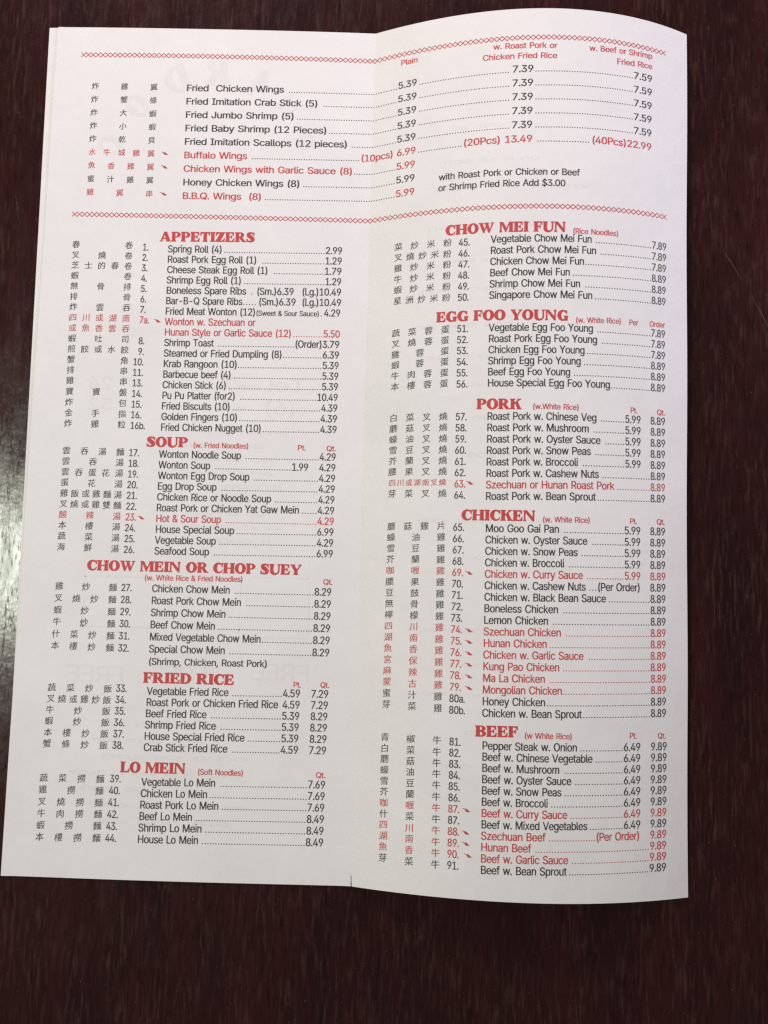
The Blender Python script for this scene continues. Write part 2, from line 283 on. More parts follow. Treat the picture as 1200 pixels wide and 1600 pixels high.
50:(53,(8,0,8,6,28,27,33,33,37,39,38,44,37,47,36,49,35,51,32,53,26,54,23,54,20,53,18,51,16,49,15,46,15,43,8,43,8,48,10,52,13,56,17,59,21,60,27,61,32,60,36,59,40,56,43,53,44,48,45,44,44,37,40,31,31,21,18,7,46,7,46,0)),
51:(53,(26,-1,20,0,16,1,12,4,8,7,6,11,5,16,13,16,14,13,15,10,17,8,19,7,26,6,32,7,35,9,37,11,38,14,39,17,38,20,37,23,35,26,32,28,29,29,24,29,18,29,18,35,34,53,8,53,8,60,44,60,44,54,25,33,25,34,31,34,36,33,41,30,44,26,46,22,46,17,46,12,44,8,41,4,36,1,31,0)),
52:(53,(5,12,5,19,29,60,37,60,13,20,13,19,49,19,49,12),(33,0,33,14,33,17,33,37,40,37,40,0)),
53:(53,(26,-1,21,0,17,1,13,4,10,7,8,11,7,15,14,15,15,13,16,10,20,7,26,6,30,6,33,8,35,10,37,12,38,16,39,19,38,23,37,26,35,29,32,31,29,32,26,33,20,32,15,29,8,30,11,60,43,60,43,53,18,53,16,36,21,38,27,39,31,39,35,38,38,36,41,34,43,31,45,27,46,23,46,19,45,14,44,9,40,5,36,2,32,0)),
54:(53,(27,-1,21,0,17,2,13,5,10,9,8,14,7,19,8,24,9,28,16,40,30,60,38,60,18,31,17,31,19,34,23,36,28,37,33,36,37,35,41,32,44,28,45,24,46,19,45,13,43,9,40,5,37,2,32,0),(27,6,30,6,33,7,35,9,37,12,38,15,39,19,38,22,37,25,35,28,33,30,30,31,27,31,23,31,20,30,18,28,16,25,15,22,15,19,15,15,16,12,18,9,20,7,23,6)),
55:(53,(11,0,38,53,7,53,7,60,46,60,46,53,19,0)),
56:(53,(27,-1,21,0,16,1,12,4,9,7,7,11,6,16,7,20,8,23,10,26,12,28,15,30,18,31,14,33,11,36,9,40,8,45,9,49,11,53,13,56,17,59,22,60,27,61,32,60,36,59,40,56,43,53,44,49,45,45,44,40,42,36,39,33,35,31,39,30,41,28,44,26,46,23,47,20,47,16,47,11,45,7,42,4,37,1,32,0),(27,6,30,6,34,7,36,9,38,11,39,13,40,16,39,19,38,22,36,25,33,26,30,27,27,28,23,27,20,26,17,25,15,22,14,19,14,16,14,13,15,11,17,9,20,7,23,6),(27,34,32,35,35,37,36,39,37,41,38,44,37,47,36,50,35,52,32,53,27,54,21,53,19,52,17,50,16,47,16,44,16,41,17,39,19,37,21,35)),
57:(53,(27,61,32,60,37,58,40,55,43,51,45,46,46,41,45,36,44,32,37,20,24,0,15,0,36,29,34,26,30,24,26,23,21,24,16,25,13,28,10,32,8,36,7,41,8,47,10,51,13,55,17,58,21,60),(27,54,23,54,21,53,18,51,16,48,15,45,15,41,15,38,16,35,18,32,21,30,23,29,27,29,30,29,33,30,35,32,37,35,38,38,39,41,38,45,37,48,35,51,33,53,30,54)),
46:(22,(11,-1,9,0,7,1,6,3,6,5,6,7,7,9,9,10,11,10,13,10,15,9,16,7,17,5,16,3,15,1,13,0)),
44:(22,(4,-14,8,8,16,8,10,-14)),
40:(32,(11,24,12,38,16,52,21,64,28,64,23,50,19,37,18,24,19,14,22,2,28,-11,21,-11,16,-3,13,6,11,15)),
41:(32,(4,-11,10,2,13,14,14,24,13,37,10,50,4,64,11,64,17,52,20,38,22,24,21,15,19,6,16,-3,11,-11)),
38:(53,(23,-1,18,0,13,1,9,4,6,7,5,11,4,16,4,19,6,22,10,28,17,33,25,40,28,42,30,44,31,48,30,50,29,52,27,54,24,54,20,53,17,51,16,47,17,43,20,39,24,34,52,0,43,0,20,27,14,35,10,41,9,44,9,47,9,51,11,54,13,57,16,59,19,60,24,61,28,60,31,59,34,57,36,54,38,51,38,48,37,43,34,38,30,35,18,26,13,21,12,18,11,15,12,13,13,10,15,8,17,7,20,6,23,5,26,6,30,7,36,11,38,14,40,18,41,22,41,26,48,26,48,21,47,17,44,11,41,7,39,6,36,3,32,1,28,0)),
36:(53,(24,-9,24,69,29,69,29,-9),(26,-1,20,-1,15,1,11,4,8,7,5,11,5,16,12,16,13,13,15,10,17,8,20,7,26,6,30,6,34,7,37,9,39,11,40,13,41,16,40,19,39,21,35,24,29,26,22,28,15,31,10,34,7,38,6,44,7,49,9,53,12,56,16,59,21,60,27,61,32,60,37,59,41,56,44,53,46,49,47,45,40,45,39,49,36,52,32,53,27,54,23,54,20,53,17,51,15,49,14,47,14,44,14,42,15,39,20,36,25,35,31,33,37,31,42,28,47,23,48,20,48,16,48,12,46,7,42,4,38,1,33,0)),
45:(53,(40,29,40,22,13,22,13,29)),
}
HANZI={
20018:((41,37,41,23,15,23,15,37),(11,77,11,51,41,51,41,43,8,43,8,13,15,13,15,17,41,17,41,1,48,1,48,17,75,17,75,13,82,13,82,43,48,43,48,51,78,51,78,77,48,77,48,87,41,87,41,77),(48,37,75,37,75,23,48,23),(19,70,41,70,41,57,19,57),(48,70,71,70,71,57,48,57),),
20094:((12,45,35,45,35,38,12,38),(12,58,35,58,35,50,12,50),(49,53,49,47,69,47,50,21,47,11,50,5,59,2,78,2,86,5,89,20,82,23,81,11,78,9,59,9,56,10,54,12,58,21,81,50,82,51,77,53,76,53),(2,24,2,18,20,18,20,1,27,1,27,18,45,18,45,24,27,24,27,32,42,32,42,57,47,52,52,59,56,67,88,67,88,73,59,73,63,86,56,87,50,71,42,58,42,63,27,63,27,71,44,71,44,78,27,78,27,87,20,87,20,78,3,78,3,71,20,71,20,63,6,63,6,32,20,32,20,24),),
20160:((25,87,15,66,1,49,5,42,11,48,16,55,16,1,23,1,23,66,28,75,32,85),(55,87,55,55,29,55,29,48,55,48,55,1,62,1,62,48,88,48,88,55,62,55,62,87),),
20445:((40,77,75,77,75,59,40,59),(34,83,34,53,54,53,54,41,27,41,27,35,50,35,38,21,24,11,29,5,42,16,54,30,54,1,61,1,61,31,72,16,85,5,90,11,76,21,65,35,87,35,87,41,61,41,61,53,82,53,82,83),(24,87,13,67,0,50,4,43,9,49,14,55,14,1,21,1,21,66,26,75,31,85),),
21253:((26,88,16,70,1,55,7,50,15,58,23,68,73,68,71,40,69,30,68,29,66,29,56,29,58,26,58,23,69,23,73,24,75,26,78,38,80,72,80,75,28,75,33,86),(23,52,48,52,48,37,23,37),(16,58,16,16,20,6,35,3,71,3,84,6,88,19,85,20,81,22,79,12,71,10,35,10,25,11,23,16,23,31,55,31,55,58),),
21335:((28,52,31,46,33,40,39,43,37,48,33,54),(41,87,41,78,4,78,4,71,41,71,41,61,9,61,9,1,16,1,16,55,74,55,74,9,74,8,72,7,59,7,61,1,71,1,77,2,80,5,81,9,81,61,49,61,49,71,86,71,86,78,49,78,49,87),(56,54,53,47,50,40,23,40,23,35,41,35,41,25,21,25,21,19,41,19,41,3,48,3,48,19,69,19,69,25,48,25,48,35,67,35,67,40,56,40,62,52),),
21367:((26,39,24,39,29,44,34,49,55,49,59,44,64,39),(67,85,63,78,58,71,46,71,49,79,50,87,43,88,42,80,39,71,27,71,31,74,28,80,23,85,18,82,22,77,25,71,10,71,10,65,36,65,33,60,30,55,4,55,4,49,24,49,14,40,1,33,4,30,6,27,14,32,22,37,22,13,25,4,37,2,64,2,74,5,78,18,74,19,71,20,69,11,63,9,38,9,30,9,29,13,29,33,57,33,56,26,55,23,54,23,52,23,41,23,42,20,43,17,55,17,58,18,61,19,63,25,64,36,64,38,74,32,85,27,89,33,75,39,63,49,86,49,86,55,38,55,44,65,80,65,80,71,65,71,73,83),),
21449:((35,63,43,55,49,48,55,52,48,59,39,67),(7,79,7,72,14,72,24,47,40,27,21,15,1,7,3,4,5,1,26,10,45,22,62,11,84,3,88,9,68,16,50,27,67,48,79,77,74,79,73,79),(21,72,70,72,60,49,45,31,31,50),),
21476:((13,43,13,1,20,1,20,6,69,6,69,1,77,1,77,43,49,43,49,64,87,64,87,70,49,70,49,87,41,87,41,70,3,70,3,64,41,64,41,43),(20,13,20,37,69,37,69,13),),
21496:((7,65,7,59,63,59,63,65),(6,81,6,75,74,75,74,12,74,10,72,9,57,9,59,2,70,2,77,3,80,6,81,12,81,81),(20,42,50,42,50,25,20,25),(13,48,13,11,20,11,20,18,57,18,57,48),),
21520:((35,58,35,51,56,51,56,12,29,12,29,5,88,5,88,12,63,12,63,51,85,51,85,58,63,58,63,86,56,86,56,58),(5,79,5,17,11,17,11,24,30,24,30,79),(11,72,23,72,23,31,11,31),),
21534:((8,82,8,76,39,76,36,68,33,61,3,61,3,54,29,54,17,41,1,31,5,25,11,28,17,32,17,1,24,1,24,5,65,5,65,1,73,1,73,33,79,29,86,26,89,33,72,42,60,54,87,54,87,61,41,61,44,68,47,76,82,76,82,82),(24,12,24,32,65,32,65,12),(25,38,32,46,37,54,52,54,58,46,66,38),),
21654:((37,87,37,69,29,69,29,62,37,62,34,29,22,5,25,3,27,1,40,27,43,62,52,62,50,24,47,11,46,9,44,9,37,9,38,6,39,3,47,3,50,4,53,6,56,22,58,65,58,69,43,69,44,87),(61,76,61,5,67,5,67,12,79,12,79,5,85,5,85,76),(67,19,67,70,79,70,79,19),(5,81,5,15,11,15,11,25,26,25,26,81),(11,75,20,75,20,31,11,31),),
21937:((33,82,33,50,31,27,23,6,26,4,28,2,37,25,39,50,39,76,88,76,88,82),(5,78,5,20,11,20,11,28,27,28,27,78),(11,71,21,71,21,34,11,34),(50,50,61,50,61,41,50,41),(67,50,78,50,78,41,67,41),(50,63,61,63,61,54,50,54),(67,63,78,63,78,54,67,54),(39,11,39,5,88,5,88,11,67,11,67,21,85,21,85,27,67,27,67,35,67,36,84,36,84,68,45,68,45,36,61,36,61,35,61,27,44,27,44,21,61,21,61,11),),
22235:((6,79,6,4,13,4,13,11,76,11,76,5,83,5,83,79),(13,18,13,73,31,73,28,45,14,31,17,28,19,25,34,42,38,73,51,73,51,43,53,35,59,33,69,33,75,33,75,39,69,39,60,39,58,40,58,43,58,73,76,73,76,18),),
22478:((2,21,4,14,30,24,29,30,19,27,19,58,28,58,28,65,19,65,19,86,13,86,13,65,3,65,3,58,13,58,13,25),(79,56,76,44,71,33,69,48,68,67,87,67,87,73,81,73,85,76,80,82,74,87,69,84,75,78,80,73,67,73,67,88,61,88,61,73,32,73,32,44,31,24,22,5,27,1,37,22,39,44,39,48,51,48,50,30,49,23,48,23,47,23,39,23,41,20,41,17,50,17,52,18,54,19,56,28,57,51,57,54,39,54,39,67,61,67,63,43,66,24,57,14,47,6,52,2,60,8,68,16,73,6,80,2,86,6,89,21,86,22,84,24,83,12,81,9,76,13,73,23,80,38,86,55),),
22763:((41,87,41,58,3,58,3,51,41,51,41,13,8,13,8,6,82,6,82,13,48,13,48,51,87,51,87,58,48,58,48,87),),
22823:((41,87,41,75,40,61,4,61,4,53,39,53,28,27,2,7,5,4,7,1,33,22,45,48,60,20,83,1,85,5,88,8,65,26,51,53,86,53,86,61,47,61,49,75,49,87),),
23470:((27,58,62,58,62,46,27,46),(14,32,14,1,21,1,21,5,70,5,70,2,77,2,77,32,44,32,48,40,69,40,69,64,21,64,21,40,40,40,36,32),(21,11,21,25,70,25,70,11),(38,86,41,78,6,78,6,57,12,57,12,72,77,72,77,57,84,57,84,78,50,78,45,88),),
23542:((22,31,69,31,69,26,22,26),(22,22,69,22,69,18,22,18),(22,39,69,39,69,35,22,35),(39,87,42,81,5,81,5,68,11,68,11,66,23,66,23,61,12,61,12,57,23,57,23,53,6,52,7,46,42,49,42,54,29,53,29,57,40,57,40,61,29,61,29,66,41,66,41,70,11,70,11,75,78,75,78,68,85,68,85,81,50,81,46,88),(46,56,46,47,80,47,80,56,74,56,74,51,66,51,66,57,83,57,83,62,66,62,66,66,78,66,78,70,54,70,56,74,51,74,48,69,43,64,47,62,43,62,43,57,60,57,60,51,52,51,52,56),(48,62,52,66,60,66,60,62),(51,10,67,6,80,1,86,5,74,9,60,14,76,14,76,44,15,44,15,14,30,14,17,9,3,6,7,1,23,5,38,11,33,14,55,14),),
23567:((41,86,41,11,41,9,39,8,23,8,26,1,37,1,44,2,48,5,49,11,49,86),(64,62,75,40,82,20,90,23,82,43,71,65),(17,64,11,44,1,25,8,22,18,41,25,63),),
24029:((13,82,13,50,11,27,1,5,4,3,6,0,18,24,20,50,20,82),(43,78,43,9,50,9,50,78),(74,83,74,1,82,1,82,83),),
25110:((63,83,72,78,79,73,83,77,76,83,67,87),(4,15,5,8,46,17,45,23),(16,51,35,51,35,35,16,35),(10,57,10,29,42,29,42,57),(4,72,4,66,51,66,53,44,57,25,47,15,35,7,40,1,51,9,60,17,67,5,77,1,85,5,88,22,85,24,82,26,81,12,78,8,71,12,65,24,75,39,82,57,75,59,70,45,63,33,60,48,58,66,86,66,86,72,58,72,57,87,50,87,50,72),),
25163:((3,39,3,32,41,32,41,11,41,9,38,8,21,8,24,2,36,2,44,3,47,5,49,11,49,32,87,32,87,39,49,39,49,54,82,54,82,61,49,61,49,76,64,78,78,82,73,87,44,82,9,79,11,73,41,75,41,61,9,61,9,54,41,54,41,39),),
25351:((76,82,63,77,46,73,46,87,39,87,39,60,42,52,53,50,75,50,84,53,88,66,84,67,81,68,80,59,75,57,53,57,48,57,46,60,46,67,65,71,82,77),(46,21,77,21,77,11,46,11),(46,27,46,36,77,36,77,27),(39,42,39,1,46,1,46,6,77,6,77,2,84,2,84,42),(15,87,15,69,2,69,2,62,15,62,15,42,1,38,3,31,15,35,15,9,15,8,13,8,4,8,6,1,14,1,19,2,21,5,22,9,22,37,35,40,34,47,22,44,22,62,33,62,33,69,22,69,22,87),),
25490:((15,87,15,69,3,69,3,62,15,62,15,41,2,38,3,31,15,34,15,10,15,9,13,8,5,8,7,2,14,2,19,3,21,6,22,10,22,36,33,40,32,46,22,43,22,62,32,62,32,69,22,69,22,87),(34,32,34,26,50,26,50,1,56,1,56,87,50,87,50,71,36,71,36,65,50,65,50,52,36,52,36,46,50,46,50,32),(65,87,65,1,72,1,72,26,88,26,88,32,72,32,72,46,86,46,86,52,72,52,72,65,87,65,87,71,72,71,72,87),),
25736:((35,81,34,75,30,70,34,67,38,73,39,80),(63,81,62,75,59,70,62,67,66,73,68,80),(55,81,49,71,53,70,59,80),(84,81,81,76,78,71,82,69,89,79),(32,51,32,36,38,36,38,45,80,45,80,36,86,36,86,51),(44,87,41,68,30,56,34,52,41,57,45,64,54,55,58,59,53,64,47,69,49,77,50,87),(72,87,69,68,57,57,59,55,61,52,68,57,73,63,80,58,85,53,89,57,83,63,75,69,77,77,78,87),(54,43,53,33,33,33,33,27,52,27,45,14,29,6,31,4,32,1,51,11,59,27,77,27,75,13,73,8,71,7,69,7,59,7,61,4,61,2,72,1,75,2,78,4,81,11,83,30,84,33,60,33,61,43),(14,87,14,69,2,69,2,62,14,62,14,43,1,39,2,32,14,36,14,9,13,8,12,8,3,8,5,1,12,1,17,2,19,5,20,9,20,38,31,41,29,48,20,45,20,62,30,62,30,69,20,69,20,87),),
26143:((21,64,69,64,69,56,21,56),(21,78,69,78,69,70,21,70),(14,84,14,50,76,50,76,84),(20,50,12,38,3,29,9,24,13,29,18,35,41,35,41,26,15,26,15,20,41,20,41,10,4,10,4,4,86,4,86,10,49,10,49,20,76,20,76,26,49,26,49,35,80,35,80,41,49,41,49,48,41,48,41,41,23,41,27,48),),
26149:((40,87,39,80,8,80,8,74,38,74,36,67,11,67,11,61,33,61,29,54,3,54,3,48,25,48,15,37,1,29,4,26,6,23,14,28,20,33,20,1,28,1,28,5,62,5,62,2,70,2,70,33,77,28,84,24,86,27,89,30,76,37,65,48,87,48,87,54,37,54,41,61,79,61,79,67,43,67,45,74,82,74,82,80,47,80,48,87),(34,48,57,48,63,40,28,40),(28,20,62,20,62,11,28,11),(28,26,28,34,62,34,62,26),),
26412:((41,87,41,68,4,68,4,61,32,61,19,38,1,22,7,16,25,35,40,61,41,61,41,26,19,26,19,19,41,19,41,1,49,1,49,19,70,19,70,26,49,26,49,61,50,61,64,35,83,16,88,22,70,38,57,61,86,61,86,68,49,68,49,87),),
26524:((13,83,13,46,41,46,41,38,4,38,4,31,35,31,20,19,1,10,6,4,25,14,41,28,41,1,49,1,49,29,65,15,84,5,88,11,70,19,54,31,86,31,86,38,49,38,49,46,78,46,78,83),(20,61,41,61,41,52,20,52),(49,61,70,61,70,52,49,52),(20,77,41,77,41,67,20,67),(49,77,70,77,70,67,49,67),),
26781:((27,75,27,17,33,17,33,75),(45,27,39,18,32,10,37,6,45,15,51,25),(70,24,77,16,82,7,87,11,82,19,75,27),(54,73,73,73,68,66,62,60,56,66,52,72),(55,87,47,75,35,65,41,61,48,67,52,62,57,57,46,51,35,47,38,41,51,46,62,53,72,47,84,42,88,48,77,51,67,57,76,66,82,77,78,79,77,79,58,79,61,86),(20,87,12,66,1,49,5,42,12,53,12,1,19,1,19,66,23,76,26,85),(58,47,58,37,38,37,38,31,58,31,58,10,58,9,57,8,48,8,50,2,57,2,62,3,64,5,65,10,65,31,86,31,86,37,65,37,65,47),),
26898:((31,39,29,28,24,18,29,15,34,25,37,38),(49,37,53,28,56,20,62,22,58,30,54,39),(57,79,57,73,60,73,63,49,68,28,60,16,49,6,52,4,54,2,63,10,71,21,77,10,84,1,86,4,89,6,81,15,75,28,82,50,87,78,83,79,82,79),(66,73,80,73,77,53,72,37,68,54),(40,86,40,53,26,53,26,47,40,47,40,10,40,9,39,9,31,9,33,3,39,4,43,5,45,7,46,10,46,47,60,47,60,53,46,53,46,66,58,66,58,72,46,72,46,86),(13,87,13,69,3,69,3,63,12,63,7,44,1,28,4,21,9,33,13,47,13,1,19,1,19,49,25,35,29,41,19,57,19,63,28,63,28,69,19,69,19,87),),
27155:((31,72,31,67,37,67,37,57,56,57,56,52,35,52,35,37,50,37,47,31,30,31,30,26,43,26,37,15,54,11,43,8,29,6,32,1,50,4,62,8,73,5,81,1,85,6,78,10,68,13,73,18,76,26,88,26,88,31,54,31,57,37,84,37,84,52,62,52,62,57,82,57,82,67,87,67,87,72,82,72,82,82,62,82,62,88,56,88,56,82,37,82,37,72),(50,26,70,26,67,20,62,15,46,19),(43,77,56,77,56,72,43,72),(56,62,43,62,43,67,56,67),(62,77,76,77,76,72,62,72),(62,62,62,67,76,67,76,62),(41,47,56,47,56,42,41,42),(62,47,77,47,77,42,62,42),(15,87,15,69,3,69,3,63,15,63,9,43,1,27,4,20,10,32,15,47,15,1,21,1,21,49,27,37,32,42,21,58,21,63,29,63,29,69,21,69,21,87),),
27308:((42,57,42,52,75,52,75,57),(32,67,32,53,38,53,38,62,80,62,80,53,86,53,86,67),(31,47,31,42,51,42,41,37,30,34,33,30,41,33,49,36,53,33,42,27,30,23,32,18,45,23,56,29,58,25,43,16,26,10,29,5,45,11,59,20,59,13,57,8,55,7,52,7,45,7,46,4,47,2,53,1,57,2,61,4,65,12,64,25,69,27,74,14,84,5,88,10,79,17,74,29,84,35,80,40,72,34,62,29,59,34,54,39,58,42,87,42,87,47),(65,88,65,80,51,80,51,88,44,88,44,80,31,80,31,75,44,75,44,69,51,69,51,75,65,75,65,69,72,69,72,75,87,75,87,80,72,80,72,88),(14,87,14,68,3,68,3,61,13,61,8,41,1,25,5,19,9,29,14,41,14,1,20,1,20,48,26,36,30,42,20,58,20,61,29,61,29,68,20,68,20,87),),
27320:((45,67,45,61,47,55,54,54,66,54,71,55,73,62,71,62,69,64,68,60,66,59,54,59,51,59,50,61,50,67),(51,71,61,61,64,65,54,74),(39,67,36,62,31,57,36,54,40,59,44,65),(70,67,79,55,84,58,75,69),(53,86,56,80,30,80,30,66,37,66,37,74,80,74,80,66,86,66,86,80,63,80,59,88),(30,26,30,21,56,21,56,9,56,8,55,8,45,8,47,2,55,2,60,3,62,5,63,9,63,21,86,21,86,26),(35,50,35,37,27,37,27,31,88,31,88,37,82,37,82,50),(41,37,41,45,49,45,49,37),(54,37,54,45,63,45,63,37),(67,37,67,45,76,45,76,37),(14,87,14,69,3,69,3,63,13,63,8,44,1,28,4,21,9,33,14,47,14,1,19,1,19,48,25,35,29,40,19,57,19,63,28,63,28,69,19,69,19,87),),
27700:((5,63,5,56,28,56,17,32,2,16,5,13,7,10,25,30,36,62,32,64,30,63),(75,70,66,59,56,49,52,57,49,65,49,87,41,87,41,11,41,9,39,9,27,9,30,1,39,1,45,3,48,5,49,11,49,50,64,27,84,11,89,17,73,28,60,44,71,54,81,65),),
27713:((7,82,17,76,25,71,29,76,21,82,11,87),(2,56,12,51,20,46,24,52,15,57,5,61),(5,7,11,2,20,17,28,33,23,37,14,21),(54,87,54,55,28,55,28,48,54,48,54,1,62,1,62,48,88,48,88,55,62,55,62,87),),
27833:((7,81,17,76,25,70,29,76,21,81,11,86),(2,55,12,50,20,45,23,51,15,56,6,61),(5,7,11,3,19,16,26,29,20,34,13,19),(55,14,39,14,39,34,55,34),(61,14,61,34,78,34,78,14),(32,68,32,1,39,1,39,7,78,7,78,2,84,2,84,68,61,68,61,87,55,87,55,68),(55,41,39,41,39,61,55,61),(61,41,61,61,78,61,78,41),),
27954:((37,85,37,53,35,28,24,5,30,1,41,25,43,53,43,85),(29,61,26,49,22,38,27,35,32,47,35,59),(44,58,47,47,50,37,55,39,53,49,49,59),(6,81,14,76,21,71,25,77,18,82,10,86),(2,56,10,51,17,47,21,52,14,57,5,61),(3,6,10,2,16,17,22,32,16,36,10,20),(77,85,77,42,73,51,68,61,63,59,63,84,56,84,56,3,63,3,63,58,69,47,72,37,77,39,77,1,84,1,84,85),),
28023:((7,81,16,76,23,71,27,77,20,82,11,86),(2,54,10,49,17,44,21,50,14,54,6,59),(5,7,11,3,17,18,23,33,18,37,11,21),(50,53,56,47,61,42,41,42,43,55,75,55,74,42,61,42,65,45,60,50,54,55),(25,42,25,36,33,36,30,15,72,15,71,11,70,9,68,8,66,8,55,8,56,5,57,2,69,2,72,3,75,5,77,9,79,15,86,15,86,21,79,21,81,36,88,36,88,42,81,42,82,58,82,61,37,61,34,42),(40,36,74,36,73,21,38,21),(48,33,54,27,59,21,63,24,58,30,52,35),(39,88,33,72,24,59,30,55,35,62,40,70,86,70,86,77,43,77,46,86),),
28246:((6,82,14,77,20,71,25,77,18,82,10,86),(2,56,10,52,17,47,21,52,14,57,5,61),(3,6,10,2,16,17,22,32,16,36,10,20),(25,44,25,6,31,6,31,14,52,14,52,44,43,44,43,61,55,61,55,68,43,68,43,85,36,85,36,68,22,68,22,61,36,61,36,44),(59,84,59,46,57,25,47,5,53,1,61,16,65,32,79,32,79,10,78,8,77,8,67,8,69,2,77,2,82,3,84,6,85,10,85,84),(65,78,79,78,79,62,65,62),(65,55,79,55,79,39,65,39,65,46),(31,38,46,38,46,20,31,20),),
28271:((41,67,73,67,73,59,41,59),(41,79,73,79,73,72,41,72),(35,84,35,54,80,54,80,84),(6,82,15,76,22,71,26,77,19,82,10,87),(2,56,10,51,18,46,22,52,14,57,5,61),(3,7,10,2,17,17,24,33,19,37,11,21),(26,48,26,42,39,42,32,32,22,24,27,19,33,24,38,30,47,30,38,18,27,8,32,4,44,15,54,30,63,30,56,16,46,5,51,1,62,14,70,30,78,30,76,14,74,8,73,7,71,7,63,8,64,5,65,1,74,1,77,2,80,4,83,12,85,33,85,36,42,36,46,42,88,42,88,48),),
28818:((6,68,4,56,2,45,7,43,10,55,11,68),(31,71,28,61,24,51,29,49,33,59,37,69),(44,72,41,56,37,43,43,40,47,54,51,70),(71,71,77,57,81,45,88,47,83,60,77,73),(77,42,60,19,32,8,34,5,36,1,66,15,83,40),(57,87,57,29,64,29,64,87),(16,87,16,55,14,29,2,6,4,3,7,1,16,14,21,28,31,14,36,19,22,35,23,45,23,55,23,87),),
28856:((6,68,4,56,2,45,7,43,10,55,11,68),(30,71,28,61,24,52,28,50,36,69),(47,88,42,68,33,52,39,48,44,56,48,66,53,66,53,1,60,1,60,25,87,25,87,32,60,32,60,46,86,46,86,53,60,53,60,66,88,66,88,72,50,72,54,86),(16,87,16,55,14,29,2,6,4,4,7,1,15,13,20,26,31,11,36,17,22,34,23,44,23,55,23,87),),
28961:((30,19,32,10,32,2,39,3,38,11,37,20),(49,19,53,10,55,2,62,3,60,12,56,20),(69,20,76,10,81,1,88,3,82,13,75,22),(14,22,9,12,2,4,9,1,16,10,21,20),(3,32,3,26,86,26,86,32,74,32,74,48,84,48,84,55,74,55,74,70,84,70,84,77,24,77,29,85,22,87,13,74,2,63,8,58,16,67,16,55,6,55,6,48,16,48,16,32),(33,70,33,55,22,55,22,70),(39,70,50,70,50,55,39,55),(56,70,67,70,67,55,56,55),(33,48,33,32,22,32,22,48),(39,48,50,48,50,32,39,32),(56,48,67,48,67,32,56,32),),
29006:((54,63,54,34,60,34,60,63),(72,66,72,30,72,29,70,28,59,29,61,22,70,23,75,23,78,26,79,30,79,66),(30,18,31,10,32,2,39,3,38,10,36,19),(49,19,53,10,55,2,62,3,60,11,56,20),(69,18,76,9,80,1,87,4,82,12,75,21),(15,21,9,11,3,3,10,0,16,9,21,19),(63,88,60,82,56,77,29,77,34,78,30,83,26,88,20,86,23,81,26,77,3,77,3,70,87,70,87,77,64,77,70,86),(37,60,37,53,16,53,16,60),(10,65,10,23,16,23,16,37,37,37,37,30,36,29,35,29,25,29,27,23,35,23,40,24,43,26,43,30,43,65),(16,48,37,48,37,41,16,41),),
29138:((7,68,5,55,1,45,6,42,10,54,12,67),(28,72,25,61,22,52,26,50,30,59,34,69),(69,60,69,53,61,53,61,48,69,48,69,41,59,41,59,36,87,36,87,41,75,41,75,48,85,48,85,53,75,53,75,60),(34,67,34,62,87,62,87,67,63,67,63,74,82,74,82,79,63,79,63,87,56,87,56,79,39,79,39,74,56,74,56,67),(32,40,33,34,57,37,57,42,48,41,48,48,56,48,56,53,48,53,48,60,42,60,42,53,34,53,34,48,42,48,42,41),(32,31,32,25,47,25,42,13,28,7,30,4,31,1,48,10,53,25,63,25,63,10,65,4,72,2,81,2,87,5,89,15,83,17,82,9,80,8,73,8,70,8,70,10,70,25,88,25,88,31),(15,86,15,54,13,29,1,6,6,1,14,13,19,27,28,13,33,18,20,34,21,44,21,54,21,86),),
29255:((15,85,15,54,13,29,2,6,4,4,7,1,17,16,21,34,61,34,61,1,68,1,68,41,22,41,22,54,22,56,83,56,83,63,56,63,56,87,49,87,49,63,22,63,22,85),),
29275:((42,87,42,70,22,70,27,84,20,85,13,66,3,52,9,48,15,55,19,63,42,63,42,41,3,41,3,34,42,34,42,1,50,1,50,34,87,34,87,41,50,41,50,63,82,63,82,70,50,70,50,87),),
30333:((40,88,37,80,35,72,11,72,11,1,18,1,18,8,71,8,71,2,78,2,78,72,42,72,49,86),(18,15,18,37,71,37,71,15),(18,44,18,65,71,65,71,44),),
30340:((50,48,58,37,64,26,70,30,63,40,55,51),(20,88,17,72,6,72,6,4,13,4,13,11,39,11,39,72,23,72,28,86),(13,66,32,66,32,46,13,46),(13,17,13,40,32,40,32,17),(54,88,48,69,40,54,45,50,50,57,54,66,78,66,76,26,73,11,71,10,69,9,55,10,56,7,57,3,65,3,71,3,75,4,79,7,83,24,85,69,85,73,57,73,61,86),),
30436:((20,71,24,67,26,63,30,65,27,69,23,73),(19,50,23,46,26,42,30,45,27,49,23,53),(2,61,2,55,10,55,7,45,1,35,6,31,13,43,16,55,35,55,35,40,35,39,34,39,26,39,28,33,34,33,38,34,40,35,41,37,44,33,54,36,63,40,73,35,84,32,86,35,88,37,78,40,69,43,76,50,81,58,78,60,76,60,46,60,46,55,53,55,49,53,53,48,58,43,50,40,41,38,41,40,41,81,27,81,29,87,23,88,20,81,10,81,10,63,10,61),(16,76,35,76,35,61,16,61,16,63),(51,84,51,78,49,71,43,65,45,63,47,61,55,69,57,77,57,79,69,79,69,72,71,66,76,64,83,64,88,65,87,70,83,69,77,69,76,70,75,72,75,84),(73,55,69,50,63,46,58,50,55,55),(13,31,13,10,2,10,2,4,88,4,88,10,76,10,76,31),(20,10,20,25,32,25,32,10),(38,10,38,25,51,25,51,10),(57,10,57,25,70,25,70,10),),
